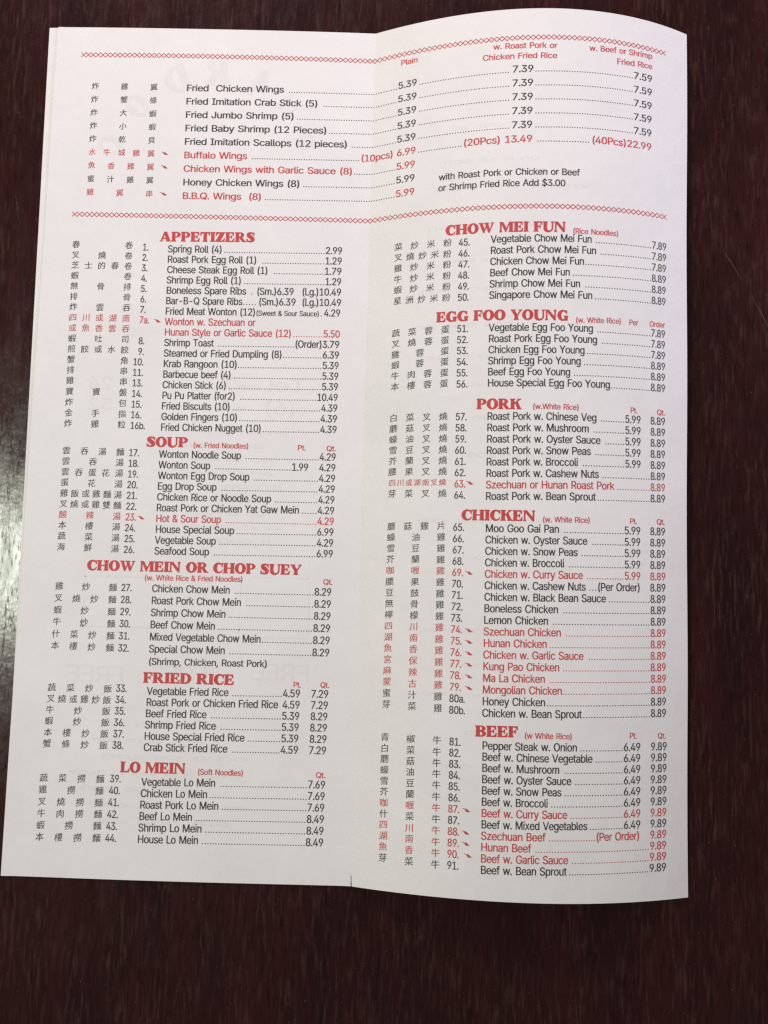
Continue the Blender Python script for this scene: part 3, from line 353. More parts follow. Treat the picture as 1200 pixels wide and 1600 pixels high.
31859:((74,83,68,71,61,59,67,56,74,67,82,80),(9,79,17,68,22,57,29,60,23,71,15,82),(41,87,41,51,3,51,3,44,35,44,20,25,1,11,6,5,25,21,41,41,41,1,48,1,48,41,65,21,83,6,86,10,89,12,70,26,54,44,86,44,86,51,48,51,48,87),),
31881:((72,86,65,85,72,63,84,47,86,50,89,52,78,66),(3,80,6,69,8,59,13,61,11,70,8,81),(31,82,28,71,25,61,30,59,34,69,38,80),(2,55,2,49,15,49,9,33,1,21,5,14,11,24,17,37,17,1,23,1,23,36,32,23,36,29,23,44,23,49,35,49,35,52,38,46,41,49,41,44,52,44,47,21,33,6,38,1,53,18,59,44,73,44,71,19,69,9,68,8,66,8,56,9,58,6,58,2,69,2,72,3,75,5,78,17,80,47,80,50,43,50,52,65,58,84,51,85,46,67,35,53,35,55,23,55,23,87,17,87,17,55),),
31890:((3,80,6,69,8,59,13,61,11,71,8,81),(31,82,28,71,24,61,29,59,33,69,37,80),(38,70,38,64,85,64,85,70),(43,56,47,35,50,16,56,18,54,37,49,58),(54,86,56,78,58,71,65,73,63,80,60,88),(2,56,2,49,15,49,9,34,1,21,5,14,11,25,16,38,16,1,22,1,22,38,31,24,36,30,22,46,22,49,35,49,35,56,22,56,22,87,16,87,16,56),(34,12,34,5,88,5,88,12,70,12,75,34,80,57,73,59,69,35,64,12),),
32764:((9,76,14,73,19,69,23,72,18,76,13,79,34,79,34,73,3,64,6,59,34,68,34,61,40,61,40,84,4,84,4,79,12,79),(53,11,68,6,80,1,86,5,74,10,59,14,88,14,88,19,63,19,63,25,83,25,83,29,63,29,63,34,76,34,76,58,13,58,13,34,26,34,26,29,6,29,6,25,26,25,26,19,2,19,2,14,30,14,17,9,2,6,7,1,23,6,37,12,31,14,57,14),(33,25,56,25,56,19,33,19),(33,29,33,34,56,34,56,29),(50,76,55,72,60,69,63,72,59,76,53,79,76,79,76,73,60,69,45,65,47,60,76,69,76,61,83,61,83,84,45,84,45,79,53,79),(20,44,41,44,41,39,20,39),(48,44,70,44,70,39,48,39),(20,54,41,54,41,49,20,49),(48,54,70,54,70,49,48,49),),
32905:((7,74,7,1,14,1,14,67,40,67,32,54,18,45,20,43,22,40,35,47,43,57,56,49,66,41,71,47,60,55,46,63,47,67,76,67,76,10,75,9,74,8,60,8,62,1,72,1,79,2,82,5,83,10,83,74,49,74,50,87,43,87,41,74),(42,47,35,30,18,18,20,16,22,13,35,20,44,30,56,21,65,13,70,18,60,27,47,36,48,41,49,47),),
33136:((6,84,6,50,5,27,0,4,5,1,10,16,12,33,24,33,24,10,23,9,22,8,13,9,15,2,22,2,27,3,29,6,30,10,30,84),(12,78,24,78,24,62,12,62),(12,56,24,56,24,40,12,40,12,50),(35,69,35,44,82,44,82,69,69,69,69,76,85,76,85,83,33,83,33,76,49,76,49,69),(55,76,63,76,63,69,55,69),(71,30,67,23,62,17,47,22,52,30),(37,19,55,13,45,9,32,7,34,4,35,1,51,5,63,10,73,6,82,2,86,6,78,10,68,14,74,21,78,30,86,30,86,36,55,36,58,42,51,43,48,36,33,36,33,30,45,30),(41,63,50,63,50,50,41,50),(55,63,63,63,63,50,55,50),(69,63,77,63,77,50,69,50),),
33437:((22,20,13,16,3,8,8,2,15,10,21,13,25,11,30,8,41,4,55,3,86,4,87,8,88,12,72,10,55,10,42,11,32,14,31,14,57,30,77,50,72,53,71,53,49,53,52,54,49,60,44,67,38,64,42,59,44,53,10,53,10,46,65,46,47,31,25,18),(58,87,58,78,32,78,32,87,25,87,25,78,4,78,4,72,25,72,25,62,32,62,32,72,58,72,58,62,65,62,65,72,86,72,86,78,65,78,65,87),),
33445:((57,42,57,1,65,1,65,42),(25,42,25,34,22,20,6,7,9,4,11,1,29,17,33,34,33,42),(59,87,59,78,31,78,31,87,24,87,24,78,3,78,3,72,24,72,24,63,31,63,31,72,59,72,59,63,66,63,66,72,86,72,86,78,66,78,66,87),(46,69,27,54,2,44,4,41,6,37,27,46,45,59,63,46,84,38,86,41,89,45,67,52,49,63,51,65),),
33457:((78,54,67,47,54,39,54,61,47,61,47,35,32,29,35,23,47,28,47,14,49,5,59,3,76,3,85,7,88,21,85,22,81,24,80,12,76,9,59,9,55,10,54,14,54,32,70,40,83,48),(27,62,16,46,3,33,9,28,18,37,18,1,25,1,25,46,30,53,34,59),(57,87,57,78,33,78,33,87,26,87,26,78,4,78,4,72,26,72,26,64,33,64,33,72,57,72,57,63,64,63,64,72,86,72,86,78,64,78,64,87),),
33469:((17,53,12,32,47,32,26,19,2,11,5,8,7,5,34,16,57,32,58,32,58,10,57,9,55,8,40,8,41,5,42,1,53,1,60,2,64,5,65,10,65,32,86,32,86,39,65,39,65,55,82,55,82,61,8,61,8,55,58,55,58,39,21,39,24,52),(58,87,58,80,32,80,32,87,25,87,25,80,4,80,4,73,25,73,25,64,32,64,32,73,58,73,58,64,64,64,64,73,86,73,86,80,64,80,64,87),),
33735:((56,87,56,80,32,80,32,87,26,87,26,80,3,80,3,73,26,73,26,65,32,65,32,73,56,73,56,65,63,65,63,73,87,73,87,80,63,80,63,87),(44,33,44,1,51,1,51,6,76,6,76,2,83,2,83,33,67,33,67,46,87,46,87,52,67,52,67,64,60,64,60,52,41,52,41,46,60,46,60,33),(51,12,51,27,76,27,76,12),(31,47,28,35,23,25,14,30,20,47),(6,27,20,19,12,12,2,6,7,1,17,7,25,15,32,10,37,5,41,11,36,16,29,21,35,35,39,52,35,54,33,53,22,53,25,64,18,65,15,53,2,53,2,47,14,47,10,36),),
33756:((74,69,43,65,6,63,8,57,46,59,80,64),(11,52,16,45,19,38,25,41,22,47,17,55),(37,55,40,48,42,41,49,43,47,50,43,56),(74,58,69,49,63,40,69,37,75,46,81,55),(57,87,57,81,33,81,33,87,26,87,26,81,4,81,4,75,26,75,26,67,33,67,33,75,57,75,57,68,64,68,64,75,86,75,86,81,64,81,64,87),(41,41,41,33,3,33,3,27,35,27,19,16,1,9,6,3,25,12,41,25,41,1,48,1,48,25,64,12,83,3,86,7,88,10,70,17,54,27,87,27,87,33,48,33,48,41),),
33945:((7,69,7,53,13,53,13,63,77,63,77,53,83,53,83,69),(20,58,20,53,71,53,71,58),(70,40,60,35,50,30,46,35,40,40,44,43,79,43,79,48,11,48,11,43,34,43,19,37,4,32,8,27,21,32,34,37,39,34,23,26,6,20,9,15,26,22,42,30,45,26,26,15,5,7,8,2,28,10,47,21,47,13,45,9,42,7,40,7,32,8,34,4,35,1,41,1,46,2,50,4,54,12,53,24,55,25,66,12,79,2,82,6,84,8,71,16,61,28,74,35),(58,88,58,82,32,82,32,87,25,87,25,82,3,82,3,76,25,76,25,71,32,71,32,76,58,76,58,71,65,71,65,76,87,76,87,82,65,82,65,88),),
33993:((29,57,20,49,9,43,14,38,25,46,35,55),(55,53,66,46,76,39,81,43,71,50,60,57),(44,53,26,36,2,24,6,19,19,25,19,1,26,1,26,4,64,4,64,1,71,1,71,25,84,20,86,23,88,26,67,35,48,48,50,50),(26,10,26,24,64,24,64,10),(28,30,37,36,44,43,53,36,62,30),(38,72,42,65,7,65,7,49,13,49,13,59,77,59,77,49,84,49,84,65,50,65,45,73),(4,82,4,75,25,75,25,69,31,69,31,75,58,75,58,69,65,69,65,75,86,75,86,82,65,82,65,87,58,87,58,82,31,82,31,87,25,87,25,82),),
34092:((57,34,57,4,63,4,63,34),(71,34,71,12,72,6,73,4,75,3,78,2,82,2,86,3,87,4,88,6,89,10,89,15,85,18,84,10,83,8,82,7,79,7,78,8,77,11,77,34),(44,34,44,24,41,14,31,5,35,1,47,12,49,24,49,34),(57,87,57,81,32,81,32,87,25,87,25,81,3,81,3,75,25,75,25,68,32,68,32,75,57,75,57,68,64,68,64,75,87,75,87,81,64,81,64,87),(1,12,3,5,38,14,37,20,26,17,26,33,37,33,37,39,26,39,26,49,32,55,38,62,34,65,32,65,4,65,4,59,28,59,20,50,20,16,13,14,13,47,7,47,7,13),(41,37,49,38,78,39,81,35,86,39,80,47,72,54,67,52,74,44,49,44,54,49,59,55,87,55,87,61,66,61,61,68,55,67,59,61,38,61,38,55,52,55,47,49,43,46,41,44,39,43),),
34321:((58,87,58,82,32,82,32,87,25,87,25,82,3,82,3,76,25,76,25,71,32,71,32,76,58,76,58,71,65,71,65,76,87,76,87,82,65,82,65,87),(39,73,45,69,9,69,9,46,8,25,2,5,7,1,14,23,15,46,15,63,86,63,86,69,52,69,49,72,44,75),(18,33,18,28,34,28,25,19,14,12,19,8,24,11,30,15,30,1,36,1,36,4,73,4,73,2,79,2,79,22,38,22,42,28,85,28,85,33),(32,62,32,57,19,57,19,52,31,52,24,44,17,39,20,35,26,40,32,47,32,36,37,36,37,47,45,41,48,45,37,52,49,52,49,57,37,57,37,62),(64,62,64,57,51,57,51,52,62,52,55,45,47,39,51,35,57,41,64,48,64,35,69,35,69,48,76,41,84,36,87,40,78,45,71,52,84,52,84,57,69,57,69,62),(36,9,36,17,73,17,73,9),),
34349:((32,29,36,23,39,25,35,31),(54,31,50,24,53,23,58,29),(42,49,42,44,21,44,21,39,42,39,42,36,24,36,24,18,38,18,29,13,18,9,22,5,32,10,42,16,42,3,47,3,47,16,63,5,66,10,51,18,66,18,66,36,47,36,47,39,69,39,69,44,47,44,47,49),(34,57,34,53,14,53,14,57),(34,61,14,61,14,65,34,65),(55,57,76,57,76,53,55,53),(55,61,55,65,76,65,76,61),(8,70,8,1,14,1,14,48,40,48,40,70),(76,70,49,70,49,48,76,48,76,9,75,8,74,8,66,8,68,2,75,2,79,3,82,5,82,9,82,70),(29,32,42,32,42,23,29,23),(47,32,61,32,61,23,47,23),(4,82,4,75,25,75,25,71,32,71,32,75,58,75,58,71,64,71,64,75,86,75,86,82,64,82,64,87,58,87,58,82,32,82,32,87,25,87,25,82),),
34507:((22,75,14,60,1,49,5,43,15,51,23,61,37,52,59,50,85,50,86,53,88,56,59,56,48,56,48,64,71,64,71,70,48,70,48,77,76,77,71,68,77,66,81,73,85,82,80,83,78,83,8,83,8,77,41,77,41,57,32,60,26,67,28,73),(19,36,41,36,41,27,19,27),(48,36,71,36,71,27,48,27),(4,11,5,4,75,7,83,0,88,5,77,13,65,21,78,21,78,42,48,42,48,48,41,48,41,42,12,42,12,21,41,21,41,12),(60,18,68,12,48,12,48,21,65,21),),
34588:((17,67,13,60,7,54,12,51,18,57,22,65),(64,63,73,57,80,50,85,53,78,60,69,66),(21,34,41,34,41,25,21,25),(48,34,70,34,70,25,48,25),(6,10,7,4,75,6,81,1,86,5,77,12,66,20,77,20,77,40,48,40,48,45,41,45,41,40,14,40,14,20,41,20,41,11),(61,17,68,11,48,11,48,20,66,20),(62,73,50,63,33,55,33,68,27,68,27,54,27,53,16,49,5,47,9,42,19,45,29,48,33,47,39,46,59,46,66,48,69,56,63,58,62,53,58,51,39,51,55,60,68,70),(39,86,42,80,5,80,5,66,12,66,12,75,37,75,33,72,41,67,47,63,51,67,45,71,38,75,78,75,78,66,85,66,85,80,50,80,46,88),),
34662:((62,83,62,77,79,77,79,59,62,59,62,53,85,53,85,83),(23,29,26,19,20,18,20,37,31,37,31,71,20,71,20,87,15,87,15,71,5,71,5,34,9,34,9,37,15,37,15,17,1,14,3,8,27,13,29,6,34,7,31,18,28,30),(9,66,15,66,15,42,9,42),(20,66,26,66,26,42,20,42),(36,83,36,1,42,1,42,20,59,20,59,26,42,26,42,37,58,37,58,43,42,43,42,53,59,53,59,83),(66,39,61,38,64,27,69,18,61,11,51,6,54,1,64,6,72,13,78,6,86,1,90,6,83,11,76,17,83,29,87,44,83,46,82,45,60,45,60,39,79,39,77,31,73,23,69,31),(42,77,53,77,53,59,42,59),),
34809:((21,30,41,30,41,22,21,22),(48,30,69,30,69,22,48,22),(15,88,10,79,1,71,3,69,5,67,9,70,9,62,7,51,2,41,6,37,10,43,13,50,23,50,23,42,29,42,29,50,38,50,38,45,37,44,31,44,32,39,38,39,41,40,41,35,14,35,14,17,41,17,41,9,6,9,6,3,75,5,79,1,84,4,78,10,70,17,76,17,76,35,48,35,48,40,41,40,43,42,44,45,44,73,32,73,38,81,35,83,33,83,20,83,21,87),(65,14,70,10,48,9,48,17,69,17),(47,50,47,45,65,45,65,38,71,38,71,45,88,45,88,50,71,50,71,57,86,57,86,62,71,62,71,66,77,66,80,67,81,68,84,72,85,82,85,84,47,84,47,79,60,79,54,73,46,69,49,64,53,66,50,60,46,55,51,52,55,57,65,57,65,50),(65,67,65,62,57,62,59,66,54,67,61,72,66,79,79,79,78,74,77,71,74,71,69,71,70,67),(23,69,23,64,14,64,14,69),(29,69,38,69,38,64,29,64),(23,59,23,54,14,54,14,59),(29,59,38,59,38,54,29,54),(29,78,24,73,12,73,17,78),),
34836:((48,67,73,67,73,61,48,61),(42,71,42,56,80,56,80,71),(34,52,34,40,40,40,40,48,80,48,80,40,86,40,86,52),(54,87,59,80,35,80,35,75,87,75,87,80,66,80,59,89),(25,29,28,18,21,17,21,35,32,35,32,71,22,71,22,87,16,87,16,71,5,71,5,30,10,30,10,35,16,35,16,16,2,14,3,7,29,13,30,6,34,7,36,4,51,10,64,19,65,12,63,7,61,6,59,6,54,6,55,4,55,1,60,1,64,1,67,4,70,12,68,24,70,25,77,14,84,5,88,9,81,17,74,27,84,34,80,38,73,33,66,28,62,32,58,36,61,39,79,39,79,43,42,43,42,39,55,39,46,33,37,29,39,25,47,28,54,33,58,30,47,24,35,19,37,15,49,20,60,27,62,23,50,15,35,9,33,19,30,30),(10,65,16,65,16,41,10,41),(21,65,27,65,27,41,21,41),),
35282:((23,59,44,59,44,47,23,47),(23,66,30,75,57,75,53,70,49,66),(73,59,73,47,51,47,51,59),(30,88,19,73,3,58,6,56,8,53,16,59,16,42,14,23,4,5,9,0,17,11,21,23,44,23,44,3,51,3,51,23,73,23,73,10,72,9,71,8,58,8,60,1,70,2,76,3,79,5,80,10,80,66,58,66,63,72,67,78,62,82,61,81,34,81,37,86),(23,41,44,41,44,29,22,29),(73,41,73,29,51,29,51,41),),
35910:((5,83,5,76,84,76,84,83),(21,32,25,22,28,13,35,15,32,24,27,33),(21,59,67,59,67,42,21,42),(14,66,14,35,74,35,74,66),(61,33,57,22,51,11,3,11,3,5,86,5,86,11,58,11,69,31),),
35997:((53,17,67,9,80,1,86,6,73,14,58,22),(22,59,69,59,69,48,22,48),(22,42,69,42,69,31,22,31),(22,76,69,76,69,66,22,66),(15,83,15,24,76,24,76,83),(31,22,18,13,3,6,9,1,24,8,38,17),),
36771:((7,67,11,58,13,51,19,53,16,61,12,69),(42,61,42,36,57,36,46,21,32,11,37,5,49,15,59,28,59,1,66,1,66,29,75,16,85,6,90,11,78,22,69,36,85,36,85,61,66,61,66,70,87,70,87,76,66,76,66,88,59,88,59,76,40,76,40,70,59,70,59,61),(48,56,59,56,59,41,48,41),(66,56,78,56,78,41,66,41),(15,86,18,80,21,75,3,75,3,69,38,69,38,75,24,75,27,77,24,82,21,88),(4,34,4,27,18,27,15,16,5,6,10,1,21,14,24,27,38,27,38,34,24,34,24,44,39,44,39,50,29,50,37,67,30,68,27,59,23,50,2,50,2,44,18,44,18,34),),
37240:((68,59,77,49,83,41,88,45,81,53,73,62),(56,61,49,52,41,44,46,40,54,49,62,59),(46,61,53,63,78,65,81,60,86,63,81,73,73,83,68,80,75,71,55,69,61,77,67,85,59,87,53,77,48,72,46,69,44,68,46,62),(57,34,75,34,71,27,66,20,61,26,57,33),(59,48,51,36,41,26,46,21,53,28,56,22,61,16,51,11,40,7,44,1,55,6,65,12,74,6,85,2,89,7,79,11,70,16,78,26,84,38,79,39,78,39,61,39,65,46),(9,23,34,23,34,14,9,14),(9,29,9,37,12,34,17,44,19,53,19,61,24,61,24,43,25,38,29,37,33,37,34,37,34,29),(2,84,2,78,14,78,14,67,4,67,4,2,9,2,9,8,34,8,34,3,39,3,39,67,29,67,29,78,40,78,40,84),(19,67,19,78,24,78,24,67),(9,38,9,61,15,61,15,53,14,45),(28,61,34,61,34,42,32,41,29,41,28,42,28,43),),
37329:((17,29,22,20,25,12,31,14,28,23,22,31),(67,31,62,22,57,14,62,12,68,20,73,29),(45,88,26,70,1,58,3,55,6,51,13,54,21,58,21,53,41,53,41,40,9,40,9,34,41,34,41,10,4,10,4,4,86,4,86,10,48,10,48,34,81,34,81,40,48,40,48,53,69,53,69,59,77,55,84,52,89,58,67,68,49,82,51,85),(68,59,23,59,35,67,45,77,56,68),),
38617:((27,62,27,56,16,56,16,62),(27,66,16,66,16,72,27,72),(24,85,28,77,17,77,21,86,15,87,9,75,1,64,5,59,10,65,10,41,45,41,45,46,32,46,32,52,42,52,42,56,32,56,32,62,42,62,42,63,45,59,50,65,50,41,87,41,87,46,72,46,72,52,83,52,83,56,72,56,72,62,83,62,83,66,72,66,72,72,85,72,85,77,75,77,70,87,64,85,68,77,57,77,61,86,55,87,50,75,42,64,42,66,32,66,32,72,44,72,44,77,35,77,30,87),(27,52,27,46,16,46,16,52),(66,62,66,56,56,56,56,62),(66,66,56,66,56,72,66,72),(66,52,66,46,56,46,56,52),(65,30,57,23,47,18,36,23,27,30),(8,36,8,30,20,30,19,29,27,21,38,14,20,10,2,8,5,1,26,4,46,10,63,5,82,2,84,5,87,9,70,11,55,15,68,23,77,33,72,36,71,36),),
38622:((19,75,21,69,23,64,28,66,26,71,24,76),(41,86,23,83,3,81,4,75,25,77,44,81),(5,73,7,67,9,62,14,64,12,69,9,75),(40,78,37,71,34,65,38,63,41,69,45,76),(21,35,20,27,3,27,3,22,19,22,13,12,1,6,3,4,5,1,16,7,23,15,32,8,40,2,44,6,35,13,25,20,26,22,44,22,44,27,27,27,27,35),(56,44,68,44,68,31,56,31),(56,50,56,62,68,62,68,50),(65,83,69,76,72,69,56,69,59,77,62,86,55,87,49,68,39,52,44,46,49,54,49,1,56,1,56,6,88,6,88,12,74,12,74,25,85,25,85,31,74,31,74,44,85,44,85,50,74,50,74,62,87,62,87,69,74,69,78,70,75,77,71,85),(56,25,68,25,68,12,56,12),(5,33,12,35,38,37,40,32,46,35,42,42,36,50,32,48,35,42,16,41,27,49,38,58,33,62,25,53,14,53,19,58,24,63,19,67,13,59,9,55,6,54,5,53,6,47,9,48,19,48,11,43,7,40,4,39),),
38634:((16,60,16,55,36,55,36,60),(14,49,14,44,37,44,37,49),(53,49,53,44,76,44,76,49),(53,60,53,55,74,55,74,60),(5,72,5,51,11,51,11,66,41,66,41,41,48,41,48,66,78,66,78,51,85,51,85,72,48,72,48,78,79,78,79,84,11,84,11,78,41,78,41,72),(13,37,13,32,69,32,69,24,15,24,15,18,69,18,69,11,12,11,12,5,69,5,69,1,76,1,76,37),),
38642:((14,38,14,33,76,33,76,38),(16,60,16,55,36,55,36,60),(14,49,14,44,36,44,36,49),(53,49,53,44,76,44,76,49),(53,60,53,55,73,55,73,60),(15,2,26,4,71,6,76,1,82,4,74,12,63,21,87,21,87,26,3,26,3,21,26,21,21,15,17,12,15,10,12,9),(56,19,65,11,24,10,30,15,36,21,60,21),(5,71,5,51,11,51,11,66,41,66,41,42,48,42,48,66,78,66,78,51,85,51,85,71,48,71,48,78,79,78,79,84,10,84,10,78,41,78,41,71),),
38738:((67,40,67,34,24,34,24,40),(17,46,17,1,24,1,24,17,67,17,67,9,66,7,65,7,52,7,54,1,64,1,70,2,73,4,74,9,74,46),(24,28,67,28,67,22,24,22),(41,87,41,81,10,81,10,76,41,76,41,69,13,69,13,64,41,64,41,57,3,57,3,52,86,52,86,57,48,57,48,64,77,64,77,69,48,69,48,76,81,76,81,81,48,81,48,87),),
39151:((81,85,65,81,45,79,45,49,44,26,36,4,39,3,42,1,50,25,51,49,51,55,52,55,57,37,64,21,57,13,48,6,52,1,61,8,68,15,75,7,84,1,88,7,79,13,72,21,80,38,85,60,81,61,79,61,51,61,51,74,70,76,85,80),(78,55,74,40,68,27,62,40,58,55),(31,42,31,34,14,34,14,42),(31,48,14,48,14,55,31,55),(25,25,28,19,14,13,14,29,37,29,37,60,26,60,23,70,17,69,20,60,8,60,8,16,6,11,3,9,5,6,6,3,6,2,7,3,13,6,30,14,33,6,38,9,34,18,29,27),(21,88,12,76,0,67,3,61,13,69,21,78,30,71,37,64,41,69,34,76,25,83,26,86),),
39171:((69,62,76,52,82,42,88,46,82,55,74,65),(51,65,46,55,39,46,44,42,51,52,58,63),(56,85,62,74,40,74,40,68,86,68,86,74,62,74,68,77,65,82,62,88),(70,48,67,38,63,30,58,38,55,48,49,46,53,34,59,24,49,14,37,6,41,1,53,9,63,18,73,8,84,1,86,4,89,7,77,14,67,24,73,35,77,46),(27,42,27,34,14,34,14,42),(27,48,14,48,14,55,27,55),(23,25,26,17,14,13,14,29,34,29,34,60,26,60,22,70,16,68,19,60,7,60,7,15,6,11,3,9,5,5,6,2,11,5,28,13,30,6,36,8,33,17,29,27),(19,88,11,76,1,67,4,61,13,68,21,78,28,71,33,65,38,70,32,76,24,83,25,86),),
39321:((24,19,67,19,67,10,24,10),(24,24,24,33,67,33,67,24),(17,38,17,1,24,1,24,5,67,5,67,1,74,1,74,38),(71,87,44,82,11,80,13,74,41,76,41,66,3,66,3,59,34,59,19,47,1,39,6,33,25,44,41,59,41,41,48,41,48,59,65,45,84,34,86,37,88,40,71,48,56,59,87,59,87,66,48,66,48,76,63,79,76,81),),
39592:((18,83,18,59,5,59,5,41,12,41,12,53,78,53,78,41,84,41,84,59,71,59,71,83),(25,59,25,67,44,67,44,59),(64,59,51,59,51,72,25,72,25,78,64,78),(65,41,65,34,24,34,24,41),(18,47,18,1,24,1,24,16,65,16,65,9,65,7,64,7,52,7,54,1,63,1,69,2,71,4,72,9,72,47),(24,29,65,29,65,22,24,22),),
39770:((30,20,32,11,32,2,40,3,39,11,37,21),(49,20,53,11,56,2,63,4,60,12,56,21),(68,21,76,11,82,1,88,4,82,14,74,23),(15,23,9,12,2,5,8,1,16,10,22,21),(20,43,41,43,41,32,20,32),(48,43,70,43,70,32,48,32),(20,60,41,60,41,49,20,49),(48,60,70,60,70,49,48,49),(29,88,18,73,2,59,5,57,7,54,14,59,14,26,77,26,77,66,53,66,57,72,61,79,56,82,55,81,34,81,37,86),(21,66,30,76,51,76,44,66),),
39854:((35,23,39,14,42,6,47,8,44,16,40,25),(26,22,28,14,30,6,35,7,33,15,30,23),(17,23,18,13,18,5,23,6,23,14,22,23),(8,23,6,12,1,4,6,1,11,10,13,22),(76,88,73,79,69,70,74,69,56,69,60,71,57,79,53,87,47,85,51,77,54,69,45,69,45,63,62,63,62,51,47,51,47,44,62,44,62,32,44,32,44,25,62,25,62,1,69,1,69,25,88,25,88,32,69,32,69,44,84,44,84,51,69,51,69,63,86,63,86,69,75,69,79,77,84,86),(28,73,23,64,13,64,17,73),(15,88,10,73,1,58,6,54,8,56,8,27,42,27,42,64,30,64,34,70,37,77,33,79,31,79,20,79,22,87),(13,43,22,43,22,33,13,33),(27,43,36,43,36,33,27,33),(13,58,22,58,22,48,13,48),(27,58,36,58,36,48,27,48),),
40629:((61,40,68,40,68,29,61,29),(61,46,61,57,68,57,68,46),(61,23,68,23,68,12,61,12),(56,12,49,12,49,57,56,57),(73,12,73,57,80,57,80,12),(43,63,43,1,49,1,49,6,80,6,80,1,86,1,86,63,67,63,69,76,88,76,88,82,42,82,42,76,63,76,60,63),(12,23,20,17,11,11,1,6,5,1,15,6,24,13,31,5,35,9,28,17,34,26,39,37,35,39,34,39,21,39,23,43,23,44,26,44,26,53,38,43,41,47,26,58,26,60,29,57,33,62,39,56,42,59,35,66,37,72,33,73,30,66,26,61,26,75,40,75,40,80,26,80,26,88,20,88,20,80,3,80,3,75,20,75,20,61,11,52,1,45,5,41,13,47,20,54,20,44,18,45,11,34,2,24,6,20,12,26,18,33,31,33,28,27,23,21,17,26),(11,73,8,64,2,57,6,54,9,58,12,62,16,57,19,61,14,66,15,72),),
40635:((31,68,31,54,17,54,17,48,30,48,23,31,13,19,18,14,25,24,31,37,31,1,38,1,38,39,47,28,50,33,38,47,38,48,49,48,49,54,38,54,38,68),(65,68,65,54,52,54,52,48,63,48,55,31,45,19,50,14,58,25,65,39,65,1,71,1,71,40,78,26,85,14,90,19,81,32,74,48,87,48,87,54,71,54,71,68),(42,86,46,77,8,77,8,51,7,29,0,6,6,2,13,26,15,51,15,70,87,70,87,77,54,77,52,82,49,88),),
40723:((13,47,34,47,34,36,13,36),(7,53,7,31,41,31,41,53),(9,27,12,20,13,14,20,15,18,22,15,29),(45,52,45,46,51,46,48,45,53,31,61,19,51,12,39,7,44,1,55,7,65,14,74,7,84,1,89,7,79,12,70,19,80,33,86,50,82,52,80,52,69,52,69,66,87,66,87,73,69,73,69,87,62,87,62,73,44,73,44,66,62,66,62,52),(77,46,72,34,65,24,59,34,54,46),(5,65,5,59,42,59,42,65,27,65,27,73,44,73,44,79,27,79,27,87,20,87,20,79,3,79,3,73,20,73,20,65),(2,11,3,4,45,10,44,16,33,15,37,28,31,29,29,22,26,14),),
}
